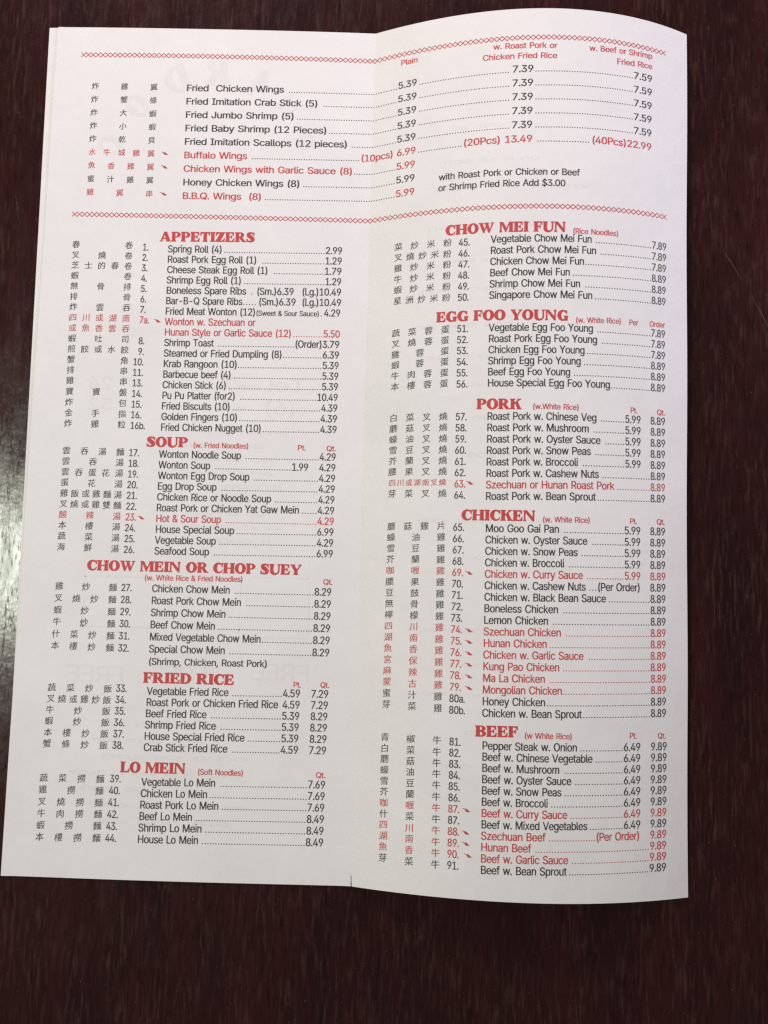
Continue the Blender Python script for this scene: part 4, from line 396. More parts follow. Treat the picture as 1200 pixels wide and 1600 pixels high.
SECTIONS=[
('wings',0,None,[('Plain', 8.75, 126.07, 14.35, 126.08, 1.9), ('w. Roast Pork or', 38.42, 126.47, 58.7, 126.22, 1.9), ('Chicken Fried Rice', 35.14, 123.02, 58.74, 122.8, 1.9), ('w. Beef or Shrimp', 69.07, 125.93, 90.73, 126.68, 1.9), ('Fried Rice', 78.27, 122.56, 90.71, 123.14, 1.9), ('with Roast Pork or Chicken or Beef', 21.98, 84.3, 66.28, 84.16, 2.15), ('or Shrimp Fried Rice Add $3.00', 21.86, 80.66, 61.82, 80.5, 2.15)],2.45,[
 (False, ('炸雞翼', -94.12, 118.93, -74.19, 118.73), None, None, [('Fried  Chicken Wings', -63.24, 117.5, -30.28, 117.74, 2.2), ('5.39', 8.0, 118.01, 14.32, 118.06, 2.25), ('7.39', 44.5, 118.28, 51.36, 118.32, 2.25), ('7.59', 83.99, 118.56, 90.69, 118.61, 2.25)], [(-28.45, 117.75, 7.58, 118.01), (15.37, 118.07, 43.39, 118.27), (52.07, 118.33, 83.55, 118.55)]),
 (False, ('炸蟹條', -94.07, 114.29, -74.16, 114.08), None, None, [('Fried Imitation Crab Stick (5)', -63.2, 112.81, -18.69, 113.14, 2.2), ('5.39', 8.01, 113.34, 14.33, 113.39, 2.25), ('7.39', 44.52, 113.61, 51.32, 113.66, 2.25), ('7.59', 83.99, 113.91, 90.62, 113.96, 2.25)], [(-16.64, 113.16, 7.59, 113.34), (15.37, 113.4, 43.46, 113.6), (52.13, 113.67, 83.55, 113.9)]),
 (False, ('炸大蝦', -94.03, 109.65, -74.13, 109.43), None, None, [('Fried Jumbo Shrimp (5)', -63.16, 108.11, -26.5, 108.4, 2.2), ('5.39', 8.03, 108.67, 14.33, 108.72, 2.25), ('7.39', 44.54, 108.95, 51.28, 109.0, 2.25), ('7.59', 84.0, 109.26, 90.54, 109.31, 2.25)], [(-25.42, 108.41, 7.6, 108.66), (15.37, 108.72, 43.53, 108.94), (52.19, 109.01, 83.55, 109.25)]),
 (False, ('炸小蝦', -93.98, 105.0, -74.1, 104.78), None, None, [('Fried Baby Shrimp (12 Pieces)', -63.12, 103.42, -15.37, 103.8, 2.2), ('5.39', 8.04, 103.99, 14.34, 104.04, 2.25), ('7.39', 44.55, 104.29, 51.24, 104.34, 2.25), ('7.59', 84.0, 104.61, 90.47, 104.66, 2.25)], [(-14.51, 103.81, 7.62, 103.99), (15.38, 104.05, 43.6, 104.28), (52.25, 104.35, 83.56, 104.6)]),
 (False, ('炸乾貝', -93.94, 100.36, -74.06, 100.13), None, None, [('Fried Imitation Scallops (12 pieces)', -63.08, 98.72, -8.35, 99.18, 2.2), ('5.39', 8.05, 99.32, 14.34, 99.37, 2.25), ('7.39', 44.57, 99.63, 51.2, 99.68, 2.25), ('7.59', 84.01, 99.96, 90.4, 100.01, 2.25)], [(-6.74, 99.2, 7.63, 99.32), (15.38, 99.38, 43.67, 99.62), (52.3, 99.69, 83.56, 99.95)]),
 (True, ('水牛城雞翼', -93.89, 95.72, -74.03, 95.47), None, (-69.46, 95.61), [('Buffalo Wings', -63.04, 94.03, -41.76, 94.21, 2.2), ('(10pcs) 6.99', -3.81, 94.54, 14.45, 94.7, 2.25), ('(20Pcs) 13.49', 29.48, 94.83, 51.26, 95.02, 2.25), ('(40Pcs)22.99', 70.02, 95.18, 90.39, 95.36, 2.25)], [(-39.93, 94.23, -4.45, 94.54), (15.39, 94.71, 28.87, 94.83), (52.97, 95.04, 69.08, 95.18)]),
 (True, ('魚香雞翼', -93.85, 91.08, -74.0, 90.82), None, (-69.34, 90.89), [('Chicken Wings with Garlic Sauce (8)', -62.99, 89.33, -6.35, 89.84, 2.2), ('5.99', 8.08, 89.97, 14.35, 90.03, 2.25)], [(-5.71, 89.85, 7.66, 89.97)]),
 (False, ('蜜汁雞翼', -93.8, 86.44, -73.97, 86.17), None, None, [('Honey Chicken Wings (8)', -62.95, 84.64, -23.74, 85.0, 2.2), ('5.99', 8.09, 85.3, 14.36, 85.36, 2.25)], [(-22.45, 85.01, 7.67, 85.29)]),
 (True, ('雞翼串', -93.75, 81.8, -73.93, 81.52), None, (-69.21, 81.57), [('B.B.Q. Wings  (8)', -62.91, 79.94, -36.39, 80.2, 2.2), ('5.99', 8.11, 80.63, 14.37, 80.69, 2.25)], [(-35.11, 80.21, 7.69, 80.62)]),
]),
('appetizers',0,('APPETIZERS', -69.62, 65.26, -37.96, 65.73),[],2.6,[
 (False, ('春卷', -97.44, 63.67, -79.78, 63.72), ('1.', -73.29, 62.0), None, [('Spring Roll (4)', -66.86, 61.54, -48.76, 61.78, 2.15), ('2.99', -14.55, 62.25, -8.92, 62.32, 2.15)], [(-47.91, 61.79, -14.97, 62.24)]),
 (False, ('叉燒卷', -97.39, 60.13, -79.74, 60.18), ('2.', -73.26, 58.48), None, [('Roast Pork Egg Roll (1)', -66.83, 58.02, -37.14, 58.42, 2.15), ('1.29', -14.64, 58.72, -8.91, 58.8, 2.15)], [(-35.12, 58.44, -15.07, 58.71)]),
 (False, ('芝士的春卷', -97.34, 56.59, -79.7, 56.64), ('3.', -73.23, 54.95), None, [('Cheese Steak Egg Roll (1)', -66.8, 54.5, -33.29, 54.95, 2.15), ('1.79', -14.74, 55.19, -8.91, 55.27, 2.15)], [(-31.17, 54.97, -15.16, 55.19)]),
 (False, ('蝦卷', -97.29, 53.05, -79.66, 53.1), ('4.', -73.21, 51.43), None, [('Shrimp Egg Roll (1)', -66.77, 50.98, -41.95, 51.31, 2.15), ('1.29', -14.41, 51.67, -8.9, 51.74, 2.15)], [(-40.79, 51.33, -14.83, 51.67)]),
 (False, ('無骨排', -97.23, 49.51, -79.62, 49.55), ('5.', -73.18, 47.91), None, [('Boneless Spare Ribs', -66.73, 47.47, -40.22, 47.81, 2.15), ('(Sm.)6.39', -36.83, 47.85, -24.45, 48.01, 2.15), ('(Lg.)10.49', -21.91, 48.05, -8.8, 48.22, 2.15)], [(-38.42, 47.83, -38.21, 47.84)]),
 (False, ('排骨', -97.18, 45.96, -79.58, 46.01), ('6.', -73.15, 44.38), None, [('Bar-B-Q Spare Ribs', -66.7, 43.95, -41.35, 44.27, 2.15), ('(Sm.)6.39', -36.06, 44.34, -23.69, 44.5, 2.15), ('(Lg.)10.49', -21.79, 44.52, -8.69, 44.69, 2.15)], [(-40.82, 44.28, -37.12, 44.33)]),
 (False, ('炸雲吞', -97.13, 42.42, -79.53, 42.47), ('7.', -73.12, 40.86), None, [('Fried Meat Wonton (12)', -66.67, 40.43, -36.87, 40.81, 2.15), ('(Sweet & Sour Sauce)', -36.77, 40.81, -15.86, 41.07, 1.7), ('4.29', -14.38, 41.09, -8.89, 41.16, 2.15)], [(-15.22, 41.08, -15.01, 41.09)]),
 (True, ('四川或湖南', -97.08, 38.88, -79.49, 38.93), ('7a.', -73.1, 37.34), (-69.14, 38.3), [('Wonton w. Szechuan or', -66.64, 36.91, -36.84, 37.29, 2.15)], []),
 (True, ('或魚香雲吞', -97.03, 35.34, -79.45, 35.39), None, None, [('Hunan Style or Garlic Sauce (12)', -66.61, 33.4, -24.79, 33.91, 2.15), ('5.50', -14.36, 34.04, -8.87, 34.11, 2.15)], [(-23.95, 33.92, -14.78, 34.04)]),
 (False, ('蝦吐司', -96.97, 31.8, -79.41, 31.85), ('8.', -73.04, 30.29), None, [('Shrimp Toast', -66.58, 29.88, -50.27, 30.08, 2.15), ('(Order)3.79', -23.61, 30.4, -8.87, 30.58, 2.15)], [(-48.58, 30.1, -24.03, 30.4)]),
 (False, ('煎餃或水餃', -96.92, 28.26, -79.37, 28.31), ('9.', -73.02, 26.76), None, [('Steamed or Fried Dumpling (8)', -66.54, 26.36, -27.59, 26.83, 2.15), ('6.39', -14.44, 26.99, -8.86, 27.06, 2.15)], [(-27.06, 26.84, -14.86, 26.98)]),
 (False, ('蟹角', -96.87, 24.72, -79.33, 24.77), ('10.', -72.99, 23.24), None, [('Krab Rangoon (10)', -66.51, 22.84, -42.18, 23.13, 2.15), ('5.39', -14.32, 23.46, -8.86, 23.53, 2.15)], [(-41.76, 23.14, -14.74, 23.46)]),
 (False, ('排串', -96.82, 21.18, -79.29, 21.23), ('11.', -72.96, 19.72), None, [('Barbecue beef (4)', -66.48, 19.33, -44.03, 19.59, 2.15), ('5.39', -14.31, 19.94, -8.85, 20.0, 2.15)], [(-42.98, 19.6, -14.73, 19.93)]),
 (False, ('雞串', -96.77, 17.64, -79.25, 17.68), ('13.', -72.94, 16.19), None, [('Chicken Stick (6)', -66.45, 15.81, -45.46, 16.05, 2.15), ('5.39', -14.3, 16.41, -8.85, 16.48, 2.15)], [(-44.52, 16.06, -14.72, 16.41)]),
 (False, ('寶寶盤', -96.71, 14.1, -79.2, 14.14), ('14.', -72.91, 12.67), None, [('Pu Pu Platter (for2)', -66.42, 12.29, -42.38, 12.57, 2.15), ('10.49', -15.75, 12.87, -8.84, 12.95, 2.15)], [(-40.59, 12.59, -16.17, 12.86)]),
 (False, ('炸包', -96.66, 10.55, -79.16, 10.6), ('15.', -72.88, 9.15), None, [('Fried Biscuits (10)', -66.39, 8.78, -43.91, 9.03, 2.15), ('4.39', -14.27, 9.36, -8.83, 9.42, 2.15)], [(-42.86, 9.04, -14.69, 9.36)]),
 (False, ('金手指', -96.61, 7.01, -79.12, 7.06), ('16.', -72.86, 5.62), None, [('Golden Fingers (10)', -66.35, 5.26, -41.35, 5.53, 2.15), ('4.39', -14.37, 5.83, -8.83, 5.89, 2.15)], [(-40.62, 5.54, -14.78, 5.83)]),
 (False, ('炸雞粒', -96.56, 3.47, -79.08, 3.52), ('16b.', -72.83, 2.1), None, [('Fried Chicken Nugget (10)', -66.32, 1.74, -33.47, 2.1, 2.15), ('4.39', -14.35, 2.31, -8.82, 2.37, 2.15)], [(-32.74, 2.11, -14.77, 2.3)]),
]),
('soup',0,('SOUP', -70.56, -3.6, -57.02, -3.48),[('(w. Fried Noodles)', -55.51, -3.61, -37.33, -3.44, 1.75), ('Pt.', -21.46, -3.56, -18.75, -3.53, 1.75), ('Qt.', -12.07, -3.6, -8.95, -3.57, 1.75)],2.6,[
 (0, ('雲吞湯麵', -96.55, -5.51, -79.02, -5.56), ('17.', -72.8, -6.86), None, [('Wonton Noodle Soup', -66.42, -7.11, -39.7, -6.91, 2.15), ('4.29', -14.26, -6.72, -8.85, -6.68, 2.15)], [(-38.03, -6.9, -14.68, -6.72)]),
 (0, ('雲吞湯', -96.54, -8.98, -79.02, -9.04), ('18.', -72.79, -10.36), None, [('Wonton Soup', -66.41, -10.61, -49.57, -10.48, 2.15), ('1.99', -23.2, -10.27, -17.68, -10.23, 2.15), ('4.29', -14.25, -10.2, -8.84, -10.16, 2.15)], [(-47.69, -10.46, -23.61, -10.28)]),
 (0, ('雲吞蛋花湯', -96.53, -12.46, -79.02, -12.53), ('19.', -72.79, -13.85), None, [('Wonton Egg Drop Soup', -66.4, -14.1, -36.71, -13.87, 2.15), ('4.29', -14.24, -13.69, -8.83, -13.64, 2.15)], [(-35.15, -13.85, -14.65, -13.69)]),
 (0, ('蛋花湯', -96.52, -15.94, -79.03, -16.02), ('20.', -72.79, -17.35), None, [('Egg Drop Soup', -66.39, -17.6, -47.18, -17.44, 2.15), ('4.29', -14.22, -17.17, -8.82, -17.13, 2.15)], [(-45.41, -17.43, -14.64, -17.18)]),
 (0, ('雞飯或雞麵湯', -96.51, -19.41, -79.03, -19.5), ('21.', -72.78, -20.84), None, [('Chicken Rice or Noodle Soup', -66.38, -21.09, -29.36, -20.78, 2.15), ('4.29', -14.21, -20.66, -8.82, -20.61, 2.15)], [(-27.91, -20.77, -14.62, -20.66)]),
 (0, ('叉燒或雞雙麵', -96.5, -22.89, -79.03, -22.99), ('22.', -72.78, -24.34), None, [('Roast Pork or Chicken Yat Gaw Mein', -66.38, -24.58, -20.21, -24.19, 2.15), ('4.29', -14.3, -24.14, -8.81, -24.1, 2.15)], [(-19.07, -24.18, -14.71, -24.15)]),
 (1, ('酸辣湯', -96.49, -26.37, -79.03, -26.48), ('23.', -72.77, -27.83), (-71.17, -26.78), [('Hot & Sour Soup', -66.37, -28.08, -45.28, -27.9, 2.15), ('4.29', -14.29, -27.63, -8.8, -27.58, 2.15)], [(-43.62, -27.88, -14.7, -27.63)]),
 (0, ('本樓湯', -96.48, -29.84, -79.03, -29.97), ('24.', -72.77, -31.33), None, [('House Special Soup', -66.36, -31.57, -40.88, -31.35, 2.15), ('6.99', -14.27, -31.11, -8.79, -31.06, 2.15)], [(-39.85, -31.34, -14.69, -31.12)]),
 (0, ('蔬菜湯', -96.47, -33.32, -79.03, -33.45), ('25.', -72.77, -34.83), None, [('Vegetable Soup', -66.35, -35.07, -46.64, -34.89, 2.15), ('4.29', -14.26, -34.6, -8.78, -34.55, 2.15)], [(-45.4, -34.88, -14.67, -34.6)]),
 (0, ('海鮮湯', -96.46, -36.8, -79.03, -36.94), ('26.', -72.76, -38.32), None, [('Seafood Soup', -66.34, -38.56, -48.66, -38.4, 2.15), ('6.99', -14.24, -38.08, -8.78, -38.03, 2.15)], [(-46.9, -38.38, -14.66, -38.09)]),
]),
('chow mein',0,('CHOW MEIN OR CHOP SUEY', -87.6, -44.14, -18.65, -43.84),[('(w. White Rice & Fried Noodles)', -69.09, -46.91, -37.4, -46.59, 1.75), ('Qt.', -11.68, -46.76, -8.7, -46.74, 1.75), ('(Shrimp, Chicken, Roast Pork)', -66.48, -73.59, -28.5, -73.33, 2.15)],2.6,[
 (0, ('雞炒麵', -96.23, -49.34, -78.99, -49.39), ('27.', -72.86, -50.52), None, [('Chicken Chow Mein', -66.48, -50.59, -41.44, -50.45, 2.15), ('8.29', -14.45, -50.29, -8.9, -50.26, 2.15)], [(-39.68, -50.44, -14.86, -50.3)]),
 (0, ('叉燒炒麵', -96.27, -53.14, -78.97, -53.23), ('28.', -72.85, -54.35), None, [('Roast Pork Chow Mein', -66.48, -54.42, -37.67, -54.26, 2.15), ('8.29', -14.42, -54.13, -8.9, -54.1, 2.15)], [(-35.82, -54.25, -14.83, -54.13)]),
 (0, ('蝦炒麵', -96.31, -56.93, -78.95, -57.06), ('29.', -72.84, -58.18), None, [('Shrimp Chow Mein', -66.47, -58.25, -42.45, -58.12, 2.15), ('8.29', -14.39, -57.96, -8.89, -57.93, 2.15)], [(-41.32, -58.11, -14.8, -57.96)]),
 (0, ('牛炒麵', -96.34, -60.72, -78.93, -60.89), ('30.', -72.83, -62.01), None, [('Beef Chow Mein', -66.47, -62.08, -45.68, -61.97, 2.15), ('8.29', -14.47, -61.79, -8.89, -61.76, 2.15)], [(-44.45, -61.96, -14.88, -61.79)]),
 (0, ('什菜炒麵', -96.38, -64.51, -78.91, -64.72), ('31.', -72.82, -65.84), None, [('Mixed Vegetable Chow Mein', -66.47, -65.91, -30.94, -65.72, 2.15), ('8.29', -14.44, -65.62, -8.89, -65.59, 2.15)], [(-30.33, -65.71, -14.85, -65.63)]),
 (0, ('本樓炒麵', -96.42, -68.3, -78.89, -68.55), ('32.', -72.81, -69.67), None, [('Special Chow Mein', -66.46, -69.74, -42.18, -69.61, 2.15), ('8.29', -14.51, -69.46, -8.89, -69.42, 2.15)], [(-40.54, -69.6, -14.92, -69.46)]),
]),
('fried rice',0,('FRIED RICE', -67.69, -79.23, -38.77, -79.19),[('Pt.', -20.09, -79.42, -17.64, -79.4, 1.75), ('Qt.', -11.52, -79.25, -8.67, -79.26, 1.75)],2.6,[
 (0, ('蔬菜炒飯', -96.65, -81.41, -78.82, -81.37), ('33.', -72.77, -82.32), None, [('Vegetable Fried Rice', -66.42, -82.98, -40.5, -82.7, 2.15), ('4.59', -23.35, -82.52, -17.74, -82.46, 2.15), ('7.29', -14.37, -82.42, -8.77, -82.37, 2.15)], [(-39.07, -82.69, -23.75, -82.52)]),
 (0, ('叉燒或雞炒飯', -96.74, -84.91, -78.9, -84.9), ('34.', -72.81, -85.86), None, [('Roast Pork or Chicken Fried Rice', -66.45, -86.47, -24.64, -86.03, 2.15), ('4.59', -23.32, -86.02, -17.71, -85.96, 2.15), ('7.29', -14.35, -85.92, -8.8, -85.86, 2.15)], []),
 (0, ('牛炒飯', -96.83, -88.41, -78.97, -88.42), ('35.', -72.85, -89.4), None, [('Beef Fried Rice', -66.48, -89.97, -47.14, -89.77, 2.15), ('5.39', -23.39, -89.52, -17.69, -89.46, 2.15), ('8.29', -14.34, -89.42, -8.83, -89.36, 2.15)], [(-45.51, -89.75, -23.8, -89.52)]),
 (0, ('蝦炒飯', -96.92, -91.91, -79.05, -91.94), ('36.', -72.89, -92.94), None, [('Shrimp Fried Rice', -66.51, -93.46, -44.03, -93.23, 2.15), ('5.39', -23.36, -93.01, -17.77, -92.95, 2.15), ('8.29', -14.42, -92.92, -8.86, -92.86, 2.15)], [(-42.3, -93.21, -23.77, -93.02)]),
 (0, ('本樓炒飯', -97.02, -95.4, -79.12, -95.46), ('37.', -72.93, -96.48), None, [('House Special Fried Rice', -66.54, -96.96, -34.83, -96.63, 2.15), ('5.39', -23.34, -96.51, -17.75, -96.45, 2.15), ('8.29', -14.4, -96.42, -8.88, -96.36, 2.15)], [(-33.61, -96.62, -23.74, -96.51)]),
 (0, ('蟹條炒飯', -97.11, -98.9, -79.2, -98.98), ('38.', -72.97, -100.02), None, [('Crab Stick Fried Rice', -66.57, -100.46, -40.08, -100.18, 2.15), ('4.59', -23.41, -100.01, -17.73, -99.95, 2.15), ('7.29', -14.48, -99.92, -8.91, -99.86, 2.15)], [(-38.45, -100.16, -23.82, -100.01)]),
]),
('lo mein',0,('LO MEIN', -73.47, -107.14, -52.77, -107.1),[('(Soft Noodles)', -49.22, -107.22, -34.73, -107.18, 1.75), ('Qt.', -12.01, -107.17, -8.97, -107.14, 1.75)],2.6,[
 (0, ('蔬菜撈麵', -97.46, -109.5, -79.64, -109.41), ('39.', -73.15, -110.3), None, [('Vegetable Lo Mein', -66.69, -111.08, -43.38, -110.79, 2.15), ('7.69', -14.42, -110.42, -8.87, -110.35, 2.15)], [(-41.56, -110.77, -14.83, -110.43)]),
 (0, ('雞撈麵', -97.5, -113.1, -79.68, -112.99), ('40.', -73.24, -113.93), None, [('Chicken Lo Mein', -66.75, -114.58, -45.76, -114.32, 2.15), ('7.69', -14.4, -113.93, -8.87, -113.87, 2.15)], [(-44.85, -114.31, -14.8, -113.94)]),
 (0, ('叉燒撈麵', -97.53, -116.71, -79.71, -116.58), ('41.', -73.33, -117.55), None, [('Roast Pork Lo Mein', -66.81, -118.08, -42.07, -117.78, 2.15), ('7.69', -14.38, -117.45, -8.88, -117.38, 2.15)], [(-40.86, -117.76, -14.78, -117.45)]),
 (0, ('牛肉撈麵', -97.57, -120.32, -79.74, -120.17), ('42.', -73.43, -121.18), None, [('Beef Lo Mein', -66.87, -121.57, -50.2, -121.38, 2.15), ('8.49', -14.46, -120.96, -8.88, -120.89, 2.15)], [(-48.89, -121.36, -14.86, -120.96)]),
 (0, ('蝦撈麵', -97.6, -123.93, -79.78, -123.75), ('43.', -73.52, -124.81), None, [('Shrimp Lo Mein', -66.93, -125.07, -47.02, -124.84, 2.15), ('8.49', -14.44, -124.47, -8.89, -124.4, 2.15)], [(-45.71, -124.83, -14.84, -124.47)]),
 (0, ('本樓撈麵', -97.64, -127.54, -79.81, -127.34), ('44.', -73.61, -128.43), None, [('House Lo Mein', -66.99, -128.57, -47.97, -128.35, 2.15), ('8.49', -14.52, -127.98, -8.89, -127.92, 2.15)], [(-46.56, -128.34, -14.92, -127.98)]),
]),
('chow mei fun',1,('CHOW MEI FUN', 24.64, 65.68, 62.28, 65.69),[('(Rice Noodles)', 64.21, 65.27, 79.14, 65.39, 1.75)],2.6,[
 (0, ('菜炒米粉', 9.59, 63.73, 25.26, 63.25), ('45.', 32.24, 61.88), None, [('Vegetable Chow Mei Fun', 38.71, 62.29, 70.38, 62.59, 2.15), ('7.89', 90.35, 62.78, 95.56, 62.83, 2.15)], [(71.93, 62.61, 89.91, 62.78)]),
 (0, ('叉燒炒米粉', 9.62, 60.09, 25.25, 59.67), ('46.', 32.24, 58.29), None, [('Roast Pork Chow Mei Fun', 38.66, 58.67, 71.85, 58.99, 2.15), ('7.89', 90.31, 59.16, 95.51, 59.21, 2.15)], [(73.41, 59.0, 89.86, 59.16)]),
 (0, ('雞炒米粉', 9.65, 56.46, 25.24, 56.1), ('47.', 32.24, 54.69), None, [('Chicken Chow Mei Fun', 38.61, 55.05, 67.98, 55.33, 2.15), ('7.89', 90.29, 55.55, 95.45, 55.6, 2.15)], [(68.59, 55.34, 89.84, 55.54)]),
 (0, ('牛炒米粉', 9.68, 52.83, 25.23, 52.52), ('48.', 32.24, 51.1), None, [('Beef Chow Mei Fun', 38.57, 51.42, 63.54, 51.67, 2.15), ('8.89', 90.27, 51.93, 95.4, 51.98, 2.15)], [(64.66, 51.68, 89.82, 51.93)]),
 (0, ('蝦炒米粉', 9.71, 49.19, 25.23, 48.94), ('49.', 32.24, 47.51), None, [('Shrimp Chow Mei Fun', 38.52, 47.8, 66.82, 48.08, 2.15), ('8.89', 90.25, 48.32, 95.34, 48.37, 2.15)], [(68.66, 48.1, 89.81, 48.31)]),
 (0, ('星洲炒米粉', 9.74, 45.56, 25.22, 45.37), ('50.', 32.23, 43.91), None, [('Singapore Chow Mei Fun', 38.48, 44.18, 70.74, 44.5, 2.15), ('8.89', 90.21, 44.7, 95.29, 44.75, 2.15)], [(71.76, 44.51, 89.77, 44.7)]),
]),
('egg foo young',1,('EGG FOO YOUNG', 22.29, 37.39, 63.3, 37.3),[('(w. White Rice)', 65.42, 36.73, 80.15, 37.22, 1.75), ('Per', 82.69, 37.12, 85.8, 37.24, 1.75), ('Order', 89.61, 37.27, 94.94, 37.5, 1.75)],2.6,[
 (0, ('蔬菜蓉蛋', 9.49, 34.84, 25.13, 34.94), ('51.', 32.22, 33.79), None, [('Vegetable Egg Foo Young', 38.55, 33.76, 71.04, 33.98, 2.15), ('7.89', 90.05, 34.11, 95.06, 34.14, 2.15)], [(72.57, 33.99, 89.61, 34.1)]),
 (0, ('叉燒蓉蛋', 9.52, 31.33, 25.13, 31.47), ('52.', 32.25, 30.24), None, [('Roast Pork Egg Foo Young', 38.54, 30.24, 72.4, 30.48, 2.15), ('7.89', 90.06, 30.61, 95.06, 30.65, 2.15)], [(74.04, 30.49, 89.62, 30.61)]),
 (0, ('雞蓉蛋', 9.55, 27.83, 25.12, 28.0), ('53.', 32.28, 26.69), None, [('Chicken Egg Foo Young', 38.52, 26.72, 68.45, 26.95, 2.15), ('7.89', 90.07, 27.11, 95.06, 27.15, 2.15)], [(69.27, 26.95, 89.63, 27.11)]),
 (0, ('蝦蓉蛋', 9.58, 24.32, 25.11, 24.52), ('54.', 32.31, 23.13), None, [('Shrimp Egg Foo Young', 38.5, 23.2, 67.27, 23.43, 2.15), ('8.89', 90.02, 23.62, 95.06, 23.66, 2.15)], [(68.49, 23.44, 89.59, 23.61)]),
 (0, ('牛肉蓉蛋', 9.6, 20.82, 25.1, 21.05), ('55.', 32.33, 19.58), None, [('Beef Egg Foo Young', 38.48, 19.68, 63.99, 19.9, 2.15), ('8.89', 89.98, 20.12, 95.06, 20.17, 2.15)], [(65.3, 19.91, 89.54, 20.12)]),
 (0, ('本樓蓉蛋', 9.63, 17.32, 25.09, 17.57), ('56.', 32.36, 16.02), None, [('House Special Egg Foo Young', 38.46, 16.16, 76.64, 16.5, 2.15), ('8.89', 89.99, 16.63, 95.06, 16.67, 2.15)], [(77.15, 16.51, 89.56, 16.62)]),
]),
('pork',1,('PORK', 35.34, 9.11, 49.18, 9.05),[('(w.White Rice)', 52.38, 9.17, 66.86, 9.2, 1.75), ('Pt.', 83.27, 9.17, 85.61, 9.23, 1.75), ('Qt.', 92.2, 9.15, 95.07, 9.27, 1.75)],2.6,[
 (0, ('白菜叉燒', 9.49, 7.08, 25.12, 7.01), ('57.', 32.36, 5.64), None, [('Roast Pork w. Chinese Veg', 38.53, 5.65, 72.42, 5.89, 2.15), ('5.99', 81.51, 5.96, 86.8, 6.0, 2.15), ('8.89', 89.92, 6.02, 95.08, 6.06, 2.15)], [(73.95, 5.91, 81.09, 5.96)]),
 (0, ('蘑菇叉燒', 9.5, 3.59, 25.15, 3.53), ('58.', 32.36, 2.12), None, [('Roast Pork w. Mushroom', 38.52, 2.08, 70.02, 2.35, 2.15), ('5.99', 81.53, 2.45, 86.82, 2.5, 2.15), ('8.89', 89.94, 2.53, 95.09, 2.57, 2.15)], [(71.64, 2.37, 81.11, 2.45)]),
 (0, ('蠔油叉燒', 9.52, 0.11, 25.18, 0.05), ('59.', 32.35, -1.4), None, [('Roast Pork w. Oyster Sauce', 38.52, -1.49, 73.71, -1.14, 2.15), ('5.99', 81.56, -1.06, 86.84, -1.0, 2.15), ('8.89', 89.95, -0.97, 95.1, -0.92, 2.15)], [(75.45, -1.12, 81.14, -1.06)]),
 (0, ('雪豆叉燒', 9.54, -3.38, 25.21, -3.42), ('60.', 32.35, -4.93), None, [('Roast Pork w. Snow Peas', 38.51, -5.07, 70.7, -4.69, 2.15), ('5.99', 81.58, -4.57, 86.86, -4.5, 2.15), ('8.89', 89.97, -4.47, 95.11, -4.41, 2.15)], [(72.32, -4.67, 81.16, -4.57)]),
 (0, ('芥蘭叉燒', 9.56, -6.87, 25.24, -6.9), ('61.', 32.35, -8.45), None, [('Roast Pork w. Broccoli', 38.51, -8.64, 66.71, -8.27, 2.15), ('5.99', 81.61, -8.07, 86.88, -8.01, 2.15), ('8.89', 89.99, -7.97, 95.12, -7.9, 2.15)], [(68.42, -8.25, 81.19, -8.08)]),
 (0, ('腰果叉燒', 9.57, -10.35, 25.27, -10.38), ('62.', 32.35, -11.97), None, [('Roast Pork w. Cashew Nuts', 38.51, -12.21, 73.3, -11.7, 2.15), ('8.89', 90.01, -11.46, 95.13, -11.39, 2.15)], [(74.63, -11.68, 89.57, -11.47)]),
 (1, ('四川或湖南叉燒', 9.59, -13.84, 25.3, -13.86), ('63.', 32.34, -15.5), (33.62, -14.01), [('Szechuan or Hunan Roast Pork', 38.5, -15.78, 78.25, -15.15, 2.15), ('8.89', 90.02, -14.96, 95.14, -14.88, 2.15)], [(79.38, -15.13, 89.59, -14.97)]),
 (0, ('芽菜叉燒', 9.61, -17.33, 25.33, -17.34), ('64.', 32.34, -19.02), None, [('Roast Pork w. Bean Sprout', 38.5, -19.35, 72.36, -18.76, 2.15), ('8.89', 90.04, -18.46, 95.15, -18.37, 2.15)], [(73.17, -18.75, 89.61, -18.46)]),
]),
('chicken',1,('CHICKEN', 31.39, -25.68, 54.0, -25.64),[('(w. White Rice)', 55.9, -25.87, 70.72, -25.69, 1.75), ('Pt.', 83.31, -25.52, 85.73, -25.46, 1.75), ('Qt.', 92.24, -25.38, 95.08, -25.29, 1.75)],2.6,[
 (0, ('蘑菇雞片', 9.68, -27.76, 25.25, -27.48), ('65.', 32.24, -29.05), None, [('Moo Goo Gai Pan', 38.64, -29.29, 61.11, -29.03, 2.15), ('5.99', 81.57, -28.8, 86.91, -28.74, 2.15), ('8.89', 90.0, -28.71, 95.2, -28.65, 2.15)], [(62.89, -29.01, 81.16, -28.81)]),
 (0, ('蠔油雞', 9.67, -31.23, 25.26, -30.97), ('66.', 32.24, -32.54), None, [('Chicken w. Oyster Sauce', 38.64, -32.8, 69.89, -32.43, 2.15), ('5.99', 81.6, -32.3, 86.94, -32.23, 2.15), ('8.89', 90.02, -32.2, 95.25, -32.14, 2.15)], [(71.6, -32.41, 81.19, -32.3)]),
 (0, ('雪豆雞', 9.66, -34.7, 25.27, -34.47), ('67.', 32.23, -36.04), None, [('Chicken w. Snow Peas', 38.64, -36.3, 66.94, -35.97, 2.15), ('5.99', 81.63, -35.79, 86.97, -35.73, 2.15), ('8.89', 90.05, -35.69, 95.29, -35.63, 2.15)], [(68.33, -35.95, 81.22, -35.8)]),
